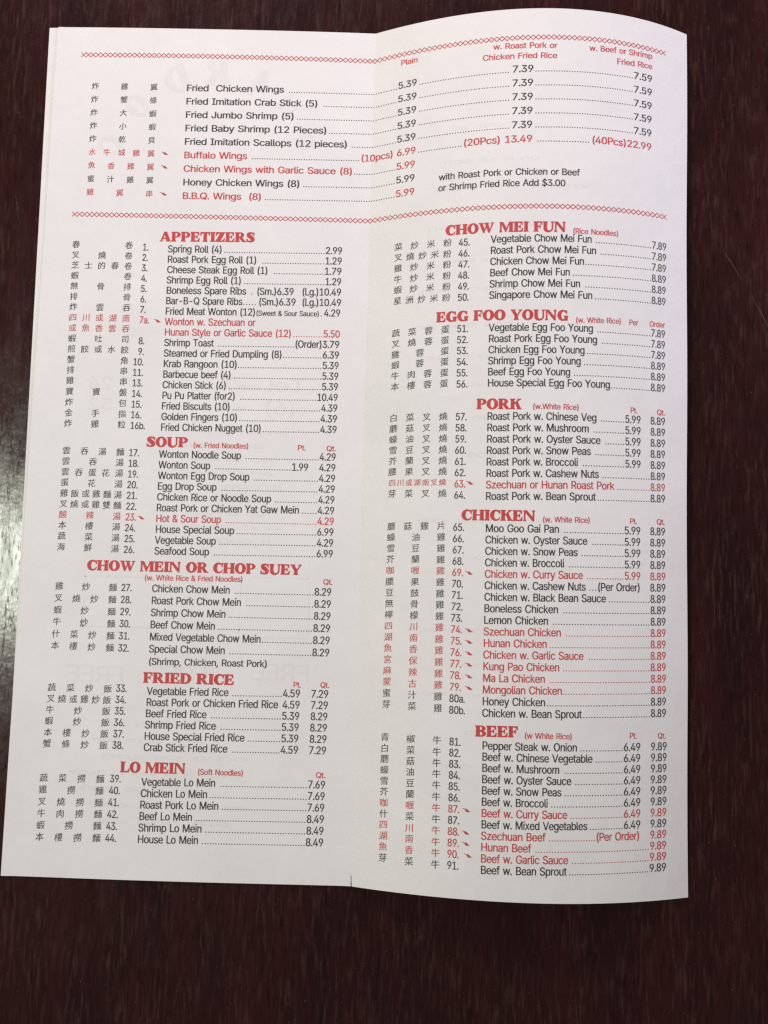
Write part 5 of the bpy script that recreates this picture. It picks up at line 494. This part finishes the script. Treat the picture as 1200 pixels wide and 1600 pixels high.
 (0, ('芥蘭雞', 9.65, -38.16, 25.27, -37.96), ('68.', 32.23, -39.53), None, [('Chicken w. Broccoli', 38.64, -39.81, 62.82, -39.52, 2.15), ('5.99', 81.67, -39.29, 86.99, -39.22, 2.15), ('8.89', 90.07, -39.18, 95.34, -39.12, 2.15)], [(64.5, -39.5, 81.25, -39.29)]),
 (1, ('咖喱雞', 9.64, -41.63, 25.28, -41.46), ('69.', 32.23, -43.02), (33.95, -41.93), [('Chicken w. Curry Sauce', 38.64, -43.32, 68.62, -42.94, 2.15), ('5.99', 81.7, -42.78, 87.02, -42.71, 2.15), ('8.89', 90.1, -42.68, 95.39, -42.61, 2.15)], [(70.02, -42.93, 81.28, -42.79)]),
 (0, ('腰果雞', 9.63, -45.1, 25.29, -44.95), ('70.', 32.22, -46.51), None, [('Chicken w. Cashew Nuts', 38.64, -46.83, 69.56, -46.43, 2.15), ('(Per Order)', 73.17, -46.39, 86.95, -46.21, 2.15), ('8.89', 90.12, -46.17, 95.43, -46.1, 2.15)], [(70.86, -46.41, 72.76, -46.39)]),
 (0, ('豆鼓雞', 9.62, -48.57, 25.3, -48.45), ('71.', 32.22, -50.0), None, [('Chicken w. Black Bean Sauce', 38.64, -50.34, 75.93, -49.85, 2.15), ('8.89', 90.21, -49.66, 95.48, -49.59, 2.15)], [(77.05, -49.83, 89.78, -49.67)]),
 (0, ('無骨雞', 9.61, -52.04, 25.31, -51.94), ('72.', 32.21, -53.5), None, [('Boneless Chicken', 38.64, -53.84, 61.14, -53.54, 2.15), ('8.89', 90.29, -53.15, 95.52, -53.08, 2.15)], [(62.91, -53.52, 89.86, -53.16)]),
 (0, ('檸檬雞', 9.6, -55.51, 25.31, -55.44), ('73.', 32.21, -56.99), None, [('Lemon Chicken', 38.63, -57.35, 58.16, -57.08, 2.15), ('8.89', 90.32, -56.64, 95.57, -56.57, 2.15)], [(59.72, -57.06, 89.89, -56.65)]),
 (1, ('四川雞', 9.59, -58.97, 25.32, -58.93), ('74.', 32.21, -60.48), (34.19, -59.47), [('Szechuan Chicken', 38.63, -60.86, 62.12, -60.53, 2.15), ('8.89', 90.35, -60.14, 95.62, -60.06, 2.15)], [(63.79, -60.51, 89.92, -60.14)]),
 (1, ('湖南雞', 9.58, -62.44, 25.33, -62.43), ('75.', 32.2, -63.97), (34.26, -62.98), [('Hunan Chicken', 38.63, -64.37, 57.87, -64.09, 2.15), ('8.89', 90.38, -63.63, 95.66, -63.55, 2.15)], [(58.84, -64.08, 89.95, -63.63)]),
 (1, ('魚香雞', 9.57, -65.91, 25.34, -65.93), ('76.', 32.2, -67.46), (34.33, -66.48), [('Chicken w. Garlic Sauce', 38.63, -67.87, 69.12, -67.43, 2.15), ('8.89', 90.41, -67.12, 95.71, -67.04, 2.15)], [(70.91, -67.4, 89.98, -67.13)]),
 (1, ('宮保雞', 9.57, -69.38, 25.35, -69.42), ('77.', 32.2, -70.95), (34.39, -69.87), [('Kung Pao Chicken', 38.63, -71.38, 61.78, -71.04, 2.15), ('8.89', 90.44, -70.61, 95.75, -70.53, 2.15)], [(63.05, -71.02, 90.02, -70.62)]),
 (1, ('麻辣雞', 9.56, -72.85, 25.36, -72.92), ('78.', 32.19, -74.45), (34.46, -73.46), [('Ma La Chicken', 38.63, -74.89, 57.44, -74.61, 2.15), ('8.89', 90.58, -74.1, 95.8, -74.02, 2.15)], [(59.0, -74.58, 90.16, -74.11)]),
 (1, ('蒙古雞', 9.55, -76.32, 25.36, -76.41), ('79.', 32.19, -77.94), (34.53, -76.93), [('Mongolian Chicken', 38.63, -78.4, 62.66, -78.03, 2.15), ('8.89', 90.61, -77.59, 95.85, -77.51, 2.15)], [(63.05, -78.02, 90.19, -77.6)]),
 (0, ('蜜汁雞', 9.54, -79.78, 25.37, -79.91), ('80a.', 32.18, -81.43), None, [('Honey Chicken', 38.63, -81.91, 57.64, -81.61, 2.15), ('8.89', 90.65, -81.09, 95.89, -81.0, 2.15)], [(58.32, -81.6, 90.22, -81.09)]),
 (0, ('芽菜雞', 9.53, -83.25, 25.38, -83.4), ('80b.', 32.18, -84.92), None, [('Chicken w. Bean Sprout', 38.63, -85.41, 68.75, -84.93, 2.15), ('8.89', 90.68, -84.58, 95.94, -84.5, 2.15)], [(69.44, -84.92, 90.26, -84.59)]),
]),
('beef',1,('BEEF', 36.83, -91.35, 49.7, -91.1),[('(w White Rice)', 51.38, -91.35, 65.96, -91.3, 1.75), ('Pt.', 83.85, -90.97, 86.24, -90.99, 1.75), ('Qt.', 93.1, -91.08, 95.79, -91.13, 1.75)],2.6,[
 (0, ('青椒牛', 9.4, -93.37, 25.3, -93.17), ('81.', 32.47, -94.42), None, [('Pepper Steak w. Onion', 38.83, -95.13, 67.5, -94.87, 2.15), ('6.49', 81.94, -94.74, 87.53, -94.69, 2.15), ('9.89', 90.79, -94.66, 96.26, -94.61, 2.15)], [(68.69, -94.86, 81.53, -94.74)]),
 (0, ('白菜牛', 9.42, -96.66, 25.33, -96.52), ('82.', 32.47, -97.75), None, [('Beef w. Chinese Vegetable', 38.85, -98.47, 72.3, -98.15, 2.15), ('6.49', 81.98, -98.06, 87.57, -98.01, 2.15), ('9.89', 90.83, -97.98, 96.28, -97.93, 2.15)], [(73.39, -98.14, 81.57, -98.07)]),
 (0, ('蘑菇牛', 9.45, -99.96, 25.36, -99.87), ('83.', 32.48, -101.09), None, [('Beef w. Mushroom', 38.87, -101.8, 62.21, -101.58, 2.15), ('6.49', 82.02, -101.38, 87.61, -101.33, 2.15), ('9.89', 90.83, -101.3, 96.3, -101.24, 2.15)], [(63.97, -101.56, 81.61, -101.39)]),
 (0, ('蠔油牛', 9.48, -103.25, 25.39, -103.22), ('84.', 32.49, -104.42), None, [('Beef w. Oyster Sauce', 38.89, -105.14, 65.87, -104.87, 2.15), ('6.49', 82.07, -104.7, 87.65, -104.65, 2.15), ('9.89', 90.8, -104.62, 96.32, -104.56, 2.15)], [(67.25, -104.85, 81.66, -104.71)]),
 (0, ('雪豆牛', 9.5, -106.55, 25.42, -106.58), ('85.', 32.49, -107.75), None, [('Beef w. Snow Peas', 38.91, -108.47, 62.89, -108.22, 2.15), ('6.49', 82.11, -108.02, 87.69, -107.97, 2.15), ('9.89', 90.84, -107.93, 96.34, -107.88, 2.15)], [(64.06, -108.21, 81.7, -108.03)]),
 (0, ('芥蘭牛', 9.53, -109.84, 25.45, -109.93), ('86.', 32.5, -111.08), None, [('Beef w. Broccoli', 38.92, -111.81, 58.87, -111.6, 2.15), ('6.49', 82.15, -111.35, 87.73, -111.29, 2.15), ('9.89', 90.88, -111.25, 96.36, -111.19, 2.15)], [(60.03, -111.58, 81.74, -111.35)]),
 (1, ('咖喱牛', 9.55, -113.14, 25.48, -113.28), ('87.', 32.51, -114.42), (34.57, -113.39), [('Beef w. Curry Sauce', 38.94, -115.15, 64.75, -114.86, 2.15), ('6.49', 82.19, -114.67, 87.77, -114.6, 2.15), ('9.89', 90.88, -114.57, 96.38, -114.51, 2.15)], [(65.92, -114.85, 81.78, -114.67)]),
 (0, ('什菜牛', 9.58, -116.43, 25.51, -116.63), ('87.', 32.51, -117.75), None, [('Beef w. Mixed Vegetables', 38.96, -118.48, 70.98, -118.12, 2.15), ('6.49', 82.24, -117.99, 87.81, -117.92, 2.15), ('9.89', 90.86, -117.89, 96.4, -117.82, 2.15)], [(71.97, -118.1, 81.83, -117.99)]),
 (1, ('四川牛', 9.6, -119.73, 25.54, -119.99), ('88.', 32.52, -121.08), (34.42, -120.02), [('Szechuan Beef', 38.98, -121.82, 58.25, -121.59, 2.15), ('(Per Order)', 73.61, -121.41, 87.54, -121.25, 2.15), ('9.89', 90.86, -121.21, 96.43, -121.14, 2.15)], [(59.51, -121.58, 73.21, -121.41)]),
 (1, ('湖南牛', 9.63, -123.02, 25.57, -123.34), ('89.', 32.53, -124.42), (34.58, -123.31), [('Hunan Beef', 39.0, -125.15, 53.98, -124.97, 2.15), ('9.89', 90.84, -124.53, 96.45, -124.46, 2.15)], [(55.51, -124.95, 90.42, -124.53)]),
 (1, ('魚香牛', 9.66, -126.31, 25.6, -126.69), ('90.', 32.53, -127.75), (35.31, -126.75), [('Beef w. Garlic Sauce', 39.01, -128.49, 65.24, -128.16, 2.15), ('9.89', 90.78, -127.84, 96.47, -127.77, 2.15)], [(66.6, -128.15, 90.36, -127.85)]),
 (0, ('芽菜牛', 9.68, -129.61, 25.63, -130.04), ('91.', 32.54, -131.08), None, [('Beef w. Bean Sprout', 39.03, -131.83, 64.8, -131.5, 2.15), ('9.89', 90.72, -131.16, 96.49, -131.09, 2.15)], [(65.77, -131.48, 90.3, -131.17)]),
]),
]

# ------------------------------------------------------------------ glyphs
def unpack(c, k): return [(c[i] * k, c[i + 1] * k) for i in range(0, len(c), 2)]
def parea(c): return 0.5 * sum(c[i][0] * c[(i + 1) % len(c)][1] - c[(i + 1) % len(c)][0] * c[i][1] for i in range(len(c)))
def fatten(cs, d):
    # pushes every outline outwards sideways, so that condensed letters keep their stem weight
    sg = 1 if sum(parea(c) for c in cs) > 0 else -1
    out = []
    for c in cs:
        n = len(c); q = []
        for i in range(n):
            (x0, y0), (x1, y1), (x2, y2) = c[i - 1], c[i], c[(i + 1) % n]
            a = Vector((y1 - y0, -(x1 - x0))); b = Vector((y2 - y1, -(x2 - x1)))
            if a.length > 0: a.normalize()
            if b.length > 0: b.normalize()
            s = a + b
            if s.length > 1e-6: s.normalize()
            q.append((x1 + sg * d[0] * s.x, y1 + sg * d[1] * s.y))
        out.append(q)
    return out
def fill(cs):
    vs = []; es = []
    for c in cs:
        b = len(vs)
        vs += [Vector(p) for p in c]; es += [(b + i, b + (i + 1) % len(c)) for i in range(len(c))]
    V, _, F, *_r = delaunay_2d_cdt(vs, es, [], 0, 1e-5)
    keep = []
    for f in F:
        cx = sum(V[i].x for i in f) / len(f); cy = sum(V[i].y for i in f) / len(f); wn = 0
        for c in cs:
            for i in range(len(c)):
                x0, y0 = c[i]; x1, y1 = c[(i + 1) % len(c)]
                if (y0 <= cy) != (y1 <= cy):
                    if x0 + (cy - y0) / (y1 - y0) * (x1 - x0) > cx: wn += 1 if y1 > y0 else -1
        if wn:
            a, b, d = V[f[0]], V[f[1]], V[f[2]]
            keep.append(tuple(f) if (b - a).cross(d - a) > 0 else tuple(reversed(f)))
    return [(p.x, p.y) for p in V], keep
_lat = {}
def latin(ch):
    if ch not in _lat:
        s = LATIN[ord(ch)]; _lat[ch] = (s[0] / 60.0,) + fill(fatten([unpack(c, 1 / 60.0) for c in s[1:]], (0.036, 0.010)))
    return _lat[ch]
_han = {}
def hanzi(ch):
    if ch not in _han: _han[ch] = fill(fatten([unpack(c, 1 / 90.0) for c in HANZI[ord(ch)]], (0.012, 0.0)))
    return _han[ch]

# heavy wedge-serif capitals of the headings, drawn for a cap height of 1
def ell(cx, cy, rx, ry, a0=0, a1=360, n=28, rev=False):
    p = [(cx + rx * math.cos(math.radians(a0 + (a1 - a0) * i / n)), cy + ry * math.sin(math.radians(a0 + (a1 - a0) * i / n))) for i in range(n + (0 if abs(a1 - a0) == 360 else 1))]
    return p[::-1] if rev else p
def ccw(p): return p if parea(p) > 0 else p[::-1]
def stem(x, wd=0.30, y0=0.0, y1=1.0, sf=0.075, b=True, t=True):
    bot = [(x - sf, y0), (x + wd + sf, y0), (x + wd + sf, y0 + .04), (x + wd, y0 + .14)] if b else [(x, y0), (x + wd, y0)]
    top = [(x + wd, y1 - .14), (x + wd + sf, y1 - .04), (x + wd + sf, y1), (x - sf, y1), (x - sf, y1 - .04), (x, y1 - .14)] if t else [(x + wd, y1), (x, y1)]
    end = [(x, y0 + .14), (x - sf, y0 + .04)] if b else []
    return ccw(bot + top + end)
def poly(*p): return ccw(list(p))
def brush(pts):
    # variable-width stroke through (x, y, half-width)
    S = []
    n = len(pts)
    for i in range(n - 1):
        p0, p1, p2, p3 = (Vector(pts[max(0, i - 1)]), Vector(pts[i]), Vector(pts[i + 1]), Vector(pts[min(n - 1, i + 2)]))
        for j in range(5):
            t = j / 5
            S.append(0.5 * (2 * p1 + (p2 - p0) * t + (2 * p0 - 5 * p1 + 4 * p2 - p3) * t * t + (3 * p1 - p0 - 3 * p2 + p3) * t ** 3))
    S.append(Vector(pts[-1]))
    L = []; R = []
    for i, q in enumerate(S):
        d = (S[min(i + 1, len(S) - 1)] - S[max(i - 1, 0)]); d = Vector((d.x, d.y)).normalized()
        L.append((q.x - d.y * q.z, q.y + d.x * q.z)); R.append((q.x + d.y * q.z, q.y - d.x * q.z))
    return ccw(L + R[::-1])
ARMT = [(.30, 1), (.80, 1), (.82, .66), (.76, .66), (.66, .86), (.52, .91), (.30, .91)]
ARMB = [(.30, 0), (.83, 0), (.88, .36), (.82, .36), (.70, .14), (.54, .09), (.30, .09)]
MID = [(.30, .46), (.52, .46), (.60, .33), (.65, .33), (.65, .68), (.60, .68), (.52, .55), (.30, .55)]
ER = dict(a0=90, a1=-90)
def bowl(x, cy, rx, ry, tx, ty, cx):
    return [poly((x, cy + ry), *ell(cx, cy, rx, ry, 90, -90, 16), (x, cy - ry)), poly((x, cy + ry - ty), *ell(cx, cy, rx - tx, ry - ty, 90, -90, 16), (x, cy - ry + ty))[::-1]]
SERIF = {
 'A': (1.08, [poly((.40, 1), (.66, 1), (1.0, .10), (1.07, .04), (1.07, 0), (.60, 0), (.60, .04), (.67, .10), (.42, .80), (.40, .86)), poly((.44, .86), (.47, .74), (.21, .10), (.28, .04), (.28, 0), (0, 0), (0, .04), (.10, .10), (.38, .86)), poly((.24, .26), (.70, .26), (.68, .35), (.27, .35))]),
 'B': (.92, [stem(.07, .30)] + bowl(.30, .745, .40, .255, .27, .085, .46) + bowl(.30, .27, .44, .27, .29, .09, .46)),
 'C': (.92, [ell(.50, .5, .50, .52, 52, 308, 30) + ell(.56, .5, .22, .40, 300, 60, 26), poly((.70, .88), (.86, .98), (.90, .98), (.90, .62), (.84, .62), (.78, .78), (.60, .88)), poly((.66, .02), (.82, .10), (.92, .30), (.86, .33), (.76, .16), (.60, .10))]),
 'D': (1.02, [stem(.07, .30)] + bowl(.30, .5, .56, .5, .30, .09, .44)),
 'E': (.90, [stem(.07, .30), poly(*ARMT), poly(*ARMB), poly(*MID)]),
 'F': (.84, [stem(.07, .30), poly(*ARMT), poly(*MID)]),
 'G': (1.04, [ell(.50, .5, .50, .52, 52, 318, 30) + ell(.56, .5, .22, .40, 306, 60, 26), poly((.70, .88), (.86, .98), (.90, .98), (.90, .64), (.84, .64), (.78, .78), (.60, .88)), stem(.68, .28, .0, .46, .06, b=False)]),
 'H': (1.10, [stem(.07, .30), stem(.73, .30), poly((.30, .46), (.80, .46), (.80, .55), (.30, .55))]),
 'I': (.46, [stem(.08, .30)]),
 'K': (1.06, [stem(.07, .30), poly((.36, .44), (.36, .56), (.72, .92), (.66, .96), (.66, 1), (1.0, 1), (1.0, .96), (.88, .90)), poly((.46, .60), (.68, .72), (.98, .10), (1.06, .04), (1.06, 0), (.62, 0), (.62, .04), (.66, .10))]),
 'L': (.88, [stem(.07, .30), poly(*ARMB)]),
 'M': (1.34, [stem(.07, .13, t=False), poly((0, 1), (.34, 1), (.70, .32), (.62, 0), (.58, 0), (.18, .86), (0, .96)), poly((.58, 0), (.64, 0), (1.02, 1), (.94, 1), (.60, .20)), stem(.96, .30), poly((.92, 1), (1.0, 1), (1.0, .8), (.90, .8))]),
 'N': (1.14, [stem(.08, .12, t=False), poly((0, 1), (.34, 1), (.98, .22), (.98, 0), (.86, 0), (.20, .82), (0, .96)), stem(.88, .12, b=False)]),
 'O': (1.04, [ell(.52, .5, .52, .52), ell(.52, .5, .20, .41, rev=True)]),
 'P': (.90, [stem(.07, .30)] + bowl(.30, .71, .44, .29, .28, .085, .44)),
 'R': (1.06, [stem(.07, .30)] + bowl(.30, .73, .42, .27, .28, .085, .44) + [poly((.40, .50), (.66, .50), (.96, .10), (1.06, .05), (1.06, 0), (.72, 0), (.40, .46))]),
 'S': (.82, [brush([(.72, .80, .03), (.62, .90, .06), (.42, .95, .07), (.22, .84, .14), (.22, .68, .17), (.42, .52, .19), (.60, .34, .18), (.60, .17, .14), (.42, .05, .07), (.20, .08, .06), (.08, .20, .03)]), poly((.60, .90), (.74, 1.0), (.77, 1.0), (.77, .66), (.72, .66)), poly((.02, 0), (.06, 0), (.20, .10), (.08, .34), (.02, .34))]),
 'T': (.94, [stem(.32, .30, t=False), poly((.02, 1), (.92, 1), (.95, .64), (.89, .64), (.80, .84), (.62, .91), (.32, .91), (.14, .84), (.05, .64), (-.01, .64))]),
 'U': (1.06, [stem(.08, .30, .30, 1, b=False), stem(.86, .11, .30, 1, b=False), brush([(.23, .42, .15), (.25, .24, .155), (.38, .08, .12), (.58, .03, .075), (.78, .10, .06), (.90, .26, .055), (.915, .42, .055)])]),
 'W': (1.46, [poly((0, 1), (.44, 1), (.44, .96), (.36, .90), (.56, .26), (.50, 0), (.42, 0), (.08, .90), (0, .96)), poly((.44, 0), (.52, 0), (.84, .88), (.74, .90)), poly((.52, 1), (.98, 1), (.98, .96), (.88, .90), (1.06, .26), (1.02, 0), (.92, 0), (.60, .90), (.52, .96)), poly((.94, 0), (1.02, 0), (1.36, .90), (1.45, .96), (1.45, 1), (1.14, 1), (1.14, .96), (1.24, .90))]),
 'Y': (1.06, [stem(.38, .30, 0, .46, t=False), poly((0, 1), (.46, 1), (.46, .96), (.38, .90), (.60, .56), (.68, .42), (.38, .40), (.08, .90), (0, .96)), poly((.56, .42), (.68, .42), (.98, .90), (1.06, .96), (1.06, 1), (.74, 1), (.74, .96), (.86, .90))]),
 'Z': (.92, [poly((.06, 1), (.88, 1), (.88, .94), (.46, .09), (.02, 0), (.02, .06), (.46, .91)), poly((.06, 1), (.40, 1), (.60, .91), (.30, .88), (.16, .80), (.10, .62), (.04, .62)), poly((.02, 0), (.86, 0), (.90, .38), (.84, .38), (.76, .18), (.62, .09), (.20, .09))]),
}
_ser = {}
def serif(ch):
    if ch not in _ser:
        adv, cs = SERIF[ch]; _ser[ch] = (adv,) + fill(fatten(cs, (0.022, 0.022)))
    return _ser[ch]

# ------------------------------------------------------------------ printing on the curved sheet
INK_LIFT = 0.035
class Print:
    def __init__(s): s.v = []; s.f = []; s.m = []
    def put(s, pts, faces, mi, lift=INK_LIFT):
        b = len(s.v)
        s.v += [(x, y, height(x, y) + lift) for x, y in pts]
        s.f += [tuple(b + i for i in f) for f in faces]; s.m += [mi] * len(faces)
    def text(s, txt, x0, y0, x1, y1, cap, mi, glyph=latin, space=0.46, track=-0.05, flip=False, lift=INK_LIFT):
        tot = sum(space if c == ' ' else glyph(c)[0] + track for c in txt)
        L = math.hypot(x1 - x0, y1 - y0); ux, uy = (x1 - x0) / L, (y1 - y0) / L
        k = L / tot; a = 0.0
        for c in txt:
            if c == ' ': a += space; continue
            adv, pts, fs = glyph(c)
            P = []
            for px, py in pts:
                q = (a + px) * k; r = py * cap
                P.append((x0 + ux * q - uy * r, y0 + uy * q + ux * r))
            if flip: fs = [tuple(reversed(f)) for f in fs]
            s.put(P, fs, mi, lift); a += adv + track
    def dots(s, x0, y0, x1, y1, mi, pitch=0.83, r=0.20):
        L = math.hypot(x1 - x0, y1 - y0); n = max(1, round(L / pitch) + 1)
        for i in range(n):
            t = (i + .0) / (n - 1) if n > 1 else 0
            x, y = x0 + (x1 - x0) * t, y0 + (y1 - y0) * t + r * 0.9
            s.put([(x + r * math.cos(a * math.pi / 3), y + r * math.sin(a * math.pi / 3)) for a in range(6)], [(0, 1, 2, 3, 4, 5)], mi)
    def han(s, ch, cx, cy, size, mi):
        pts, fs = hanzi(ch)
        s.put([(cx + (px - .5) * size, cy + (py - .5 + 0.11 * (px - .5)) * size) for px, py in pts], fs, mi)
    def pepper(s, cx, cy, mi):
        body = [(-.38, .34), (-.05, .42), (.30, .22), (.66, -.10), (1.22, -.40), (.72, -.58), (.22, -.60), (-.14, -.42), (-.40, -.06)]
        stalk = [(-.34, .26), (-.66, .50), (-1.12, .56), (-1.10, .36), (-.70, .30), (-.40, .02)]
        for q in (body, stalk):
            q = ccw(q); s.put([(cx + x, cy + y) for x, y in q], fill([q])[1] if False else [tuple(range(len(q)))], mi)
    def strip(s, pts, hw, mi, lift=INK_LIFT):
        for (x0, y0), (x1, y1) in zip(pts, pts[1:]):
            L = math.hypot(x1 - x0, y1 - y0)
            if L == 0: continue
            nx, ny = -(y1 - y0) / L * hw, (x1 - x0) / L * hw
            s.put([(x0 - nx, y0 - ny), (x1 - nx, y1 - ny), (x1 + nx, y1 + ny), (x0 + nx, y0 + ny)], [(0, 1, 2, 3)], mi, lift)
    def build(s, name, parent, mats=None, label=None):
        o = mesh_object(name, s.v, s.f, mats or [M_BLACK, M_RED], parent, fm=s.m)
        if label: o['label'] = label
        return o
NUMW = {}
for key, pg, hd, notes, csz, rows in SECTIONS:
    page = right if pg else left
    if hd:
        P = Print(); txt, x0, y0, x1, y1 = hd
        P.text(txt, x0, y0, x1, y1, 3.25, 1, serif, .46, .035)
        P.build('heading', page, label='red heading reading ' + txt)
    P = Print(); Cn = Print(); Pr = Print()
    for txt, x0, y0, x1, y1, cap in notes:
        black = txt.startswith(('with', 'or Sh', '(Shr'))
        (Pr if x0 > 0 and not pg else P).text(txt, x0, y0, x1, y1, cap, 0 if black else 1)
    for red, cj, num, pep, texts, dots in rows:
        mi = 1 if red else 0
        for txt, x0, y0, x1, y1, cap in texts:
            (Pr if x0 > 2 and not pg else P).text(txt, x0, y0, x1, y1, cap * (1.12 if cap == 2.15 else 1.03), mi)
        for x0, y0, x1, y1 in dots:
            (Pr if x0 > 2 and not pg else P).dots(x0, y0, x1, y1, 1 if (red and pg) or (red and key != 'wings') else 0)
        if num:
            base = num[0].rstrip('.').rstrip('ab')
            kx = 2.15 * 0.83
            wd = sum(latin(c)[0] - .05 for c in base + '.') * kx; wa = sum(latin(c)[0] - .05 for c in num[0]) * kx
            P.text(num[0], num[1] - wd, num[2], num[1] - wd + wa, num[2] - 0.02, 2.32, mi)
        if cj:
            t, ax, ay, bx, by = cj; n = len(t)
            sz = csz * (0.86 if n > 6 else 1)
            for i, ch in enumerate(t):
                k = i / (n - 1)
                Cn.han(ch, ax + (bx - ax) * k, ay + (by - ay) * k + random.uniform(-.05, .05), sz, mi)
        if pep: P.pepper(pep[0], pep[1], 1)
    P.build('dish_list', page); Cn.build('chinese_names', page)
    if Pr.v: Pr.build('price_columns', right)

# chain borders: two crossing zigzags
for y0, y1, xa in ((129.92, 129.92, -99.6), (73.97, 73.97, -99.4)):
    for page, x0, x1 in ((left, xa, 0.0), (right, 0.0, 95.6)):
        P = Print(); n = round((x1 - x0) / 1.68); n += n % 2
        for sg in (1, -1):
            P.strip([(x0 + (x1 - x0) * i / n, y0 + sg * (0.80 if i % 2 else -0.80)) for i in range(n + 1)], 0.12, 1, INK_LIFT + (0.004 if sg > 0 else 0))
        P.build('chain_border', page)

# faint printing of the reverse side showing through, mirrored
P = Print(); GL = 0.008
def ghost(txt, x0, y, x1, cap, mi=0, gl=latin):   # mirrored: runs from right to left
    P.text(txt, x1, y, x0, y, -cap, mi, gl, flip=True, lift=GL)
def ghost_turn(ch, cx, cy, ang, size, mi):
    adv, pts, fs = serif(ch)
    ca, sa = math.cos(math.radians(ang)), math.sin(math.radians(ang))
    Q = []
    for px, py in pts:
        a, b_ = -(px - adv / 2) * size * 0.85, (py - .5) * size
        Q.append((cx + a * ca - b_ * sa, cy + a * sa + b_ * ca))
    P.put(Q, [tuple(reversed(f)) for f in fs], mi, GL)
ghost('FREE', -92.2, -79.6, -73.6, 5.4)
ghost('FREE', -65.5, -78.8, -47.0, 5.4)
ghost('FREE', -33.6, -77.5, -14.6, 5.4)
P.build('show_through', left, [M_GHOST, M_GHOSTRED]); P = Print()
ghost('24', -90.8, 15.0, -82.3, 4.2, 1); ghost('-7', -47, 15.4, -38, 4.2, 0)
ghost('52', -90.4, 8.0, -82.1, 4.2, 1); ghost('-7', -47, 8.2, -38, 4.2, 0)
ghost('Tel', -32, 15.6, -19, 4.4, 0); ghost('(6)', -33, 8.0, -22, 4.6, 0)
P.build('show_through', left, [M_GHOST, M_GHOSTRED]); P = Print()
for ch, x, y, a, z in (('D', -66.5, 121.5, 24, 9.5), ('R', -53.3, 124.6, 6, 9.5), ('A', -38.5, 120.5, -24, 9.5), ('N', -28.5, 113.5, -44, 7), ('O', -79.5, 112, 46, 8), ('C', -87.8, 98.5, 66, 8), ('O', -22.5, 101, -70, 6)):
    ghost_turn(ch, x, y, a, z, 0)
P.build('show_through', left, [M_GHOST, M_GHOSTRED]); P = Print()
for xa, xb, y in ((-89, -66, -46), (-60, -38, -46), (-34, -16, -45), (-89, -38, -62), (-34, -16, -64)):
    P.strip([(xa, y), (xb, y)], .22, 0, GL)
for x in (-88, -38, -16): P.strip([(x, -46), (x, -63)], .22, 0, GL)
for k in range(9):
    y = 1 - k * 4.4
    ghost(random.choice(['oe ae no', 'an on sea', 'so anoe', 'e con an']), random.uniform(-62, -52), y, random.uniform(-34, -24), 1.8)
for k in range(8):
    y = -88 - k * 5.0
    ghost(random.choice(['no oran so', 'on a se son', 'era nos oe']), random.uniform(-90, -80), y, random.uniform(-50, -30), 1.8)
P.build('show_through', left, [M_GHOST, M_GHOSTRED])
P = Print()
for k in range(20):
    y = 100 - k * 10.6 + random.uniform(-1.5, 1.5)
    ghost(random.choice(['no oran so', 'on a se son', 'era nos oe']), random.uniform(14, 40), y, random.uniform(46, 70), 1.7)
P.build('show_through', right, [M_GHOST, M_GHOSTRED])

# small nick where the fold meets the bottom edge
P = Print()
P.strip([(0.02, -138.9), (0.10, -137.6), (0.0, -136.4)], 0.10, 0, 0.03)
P.build('fold_tear', right, [M_BLACK, M_RED])
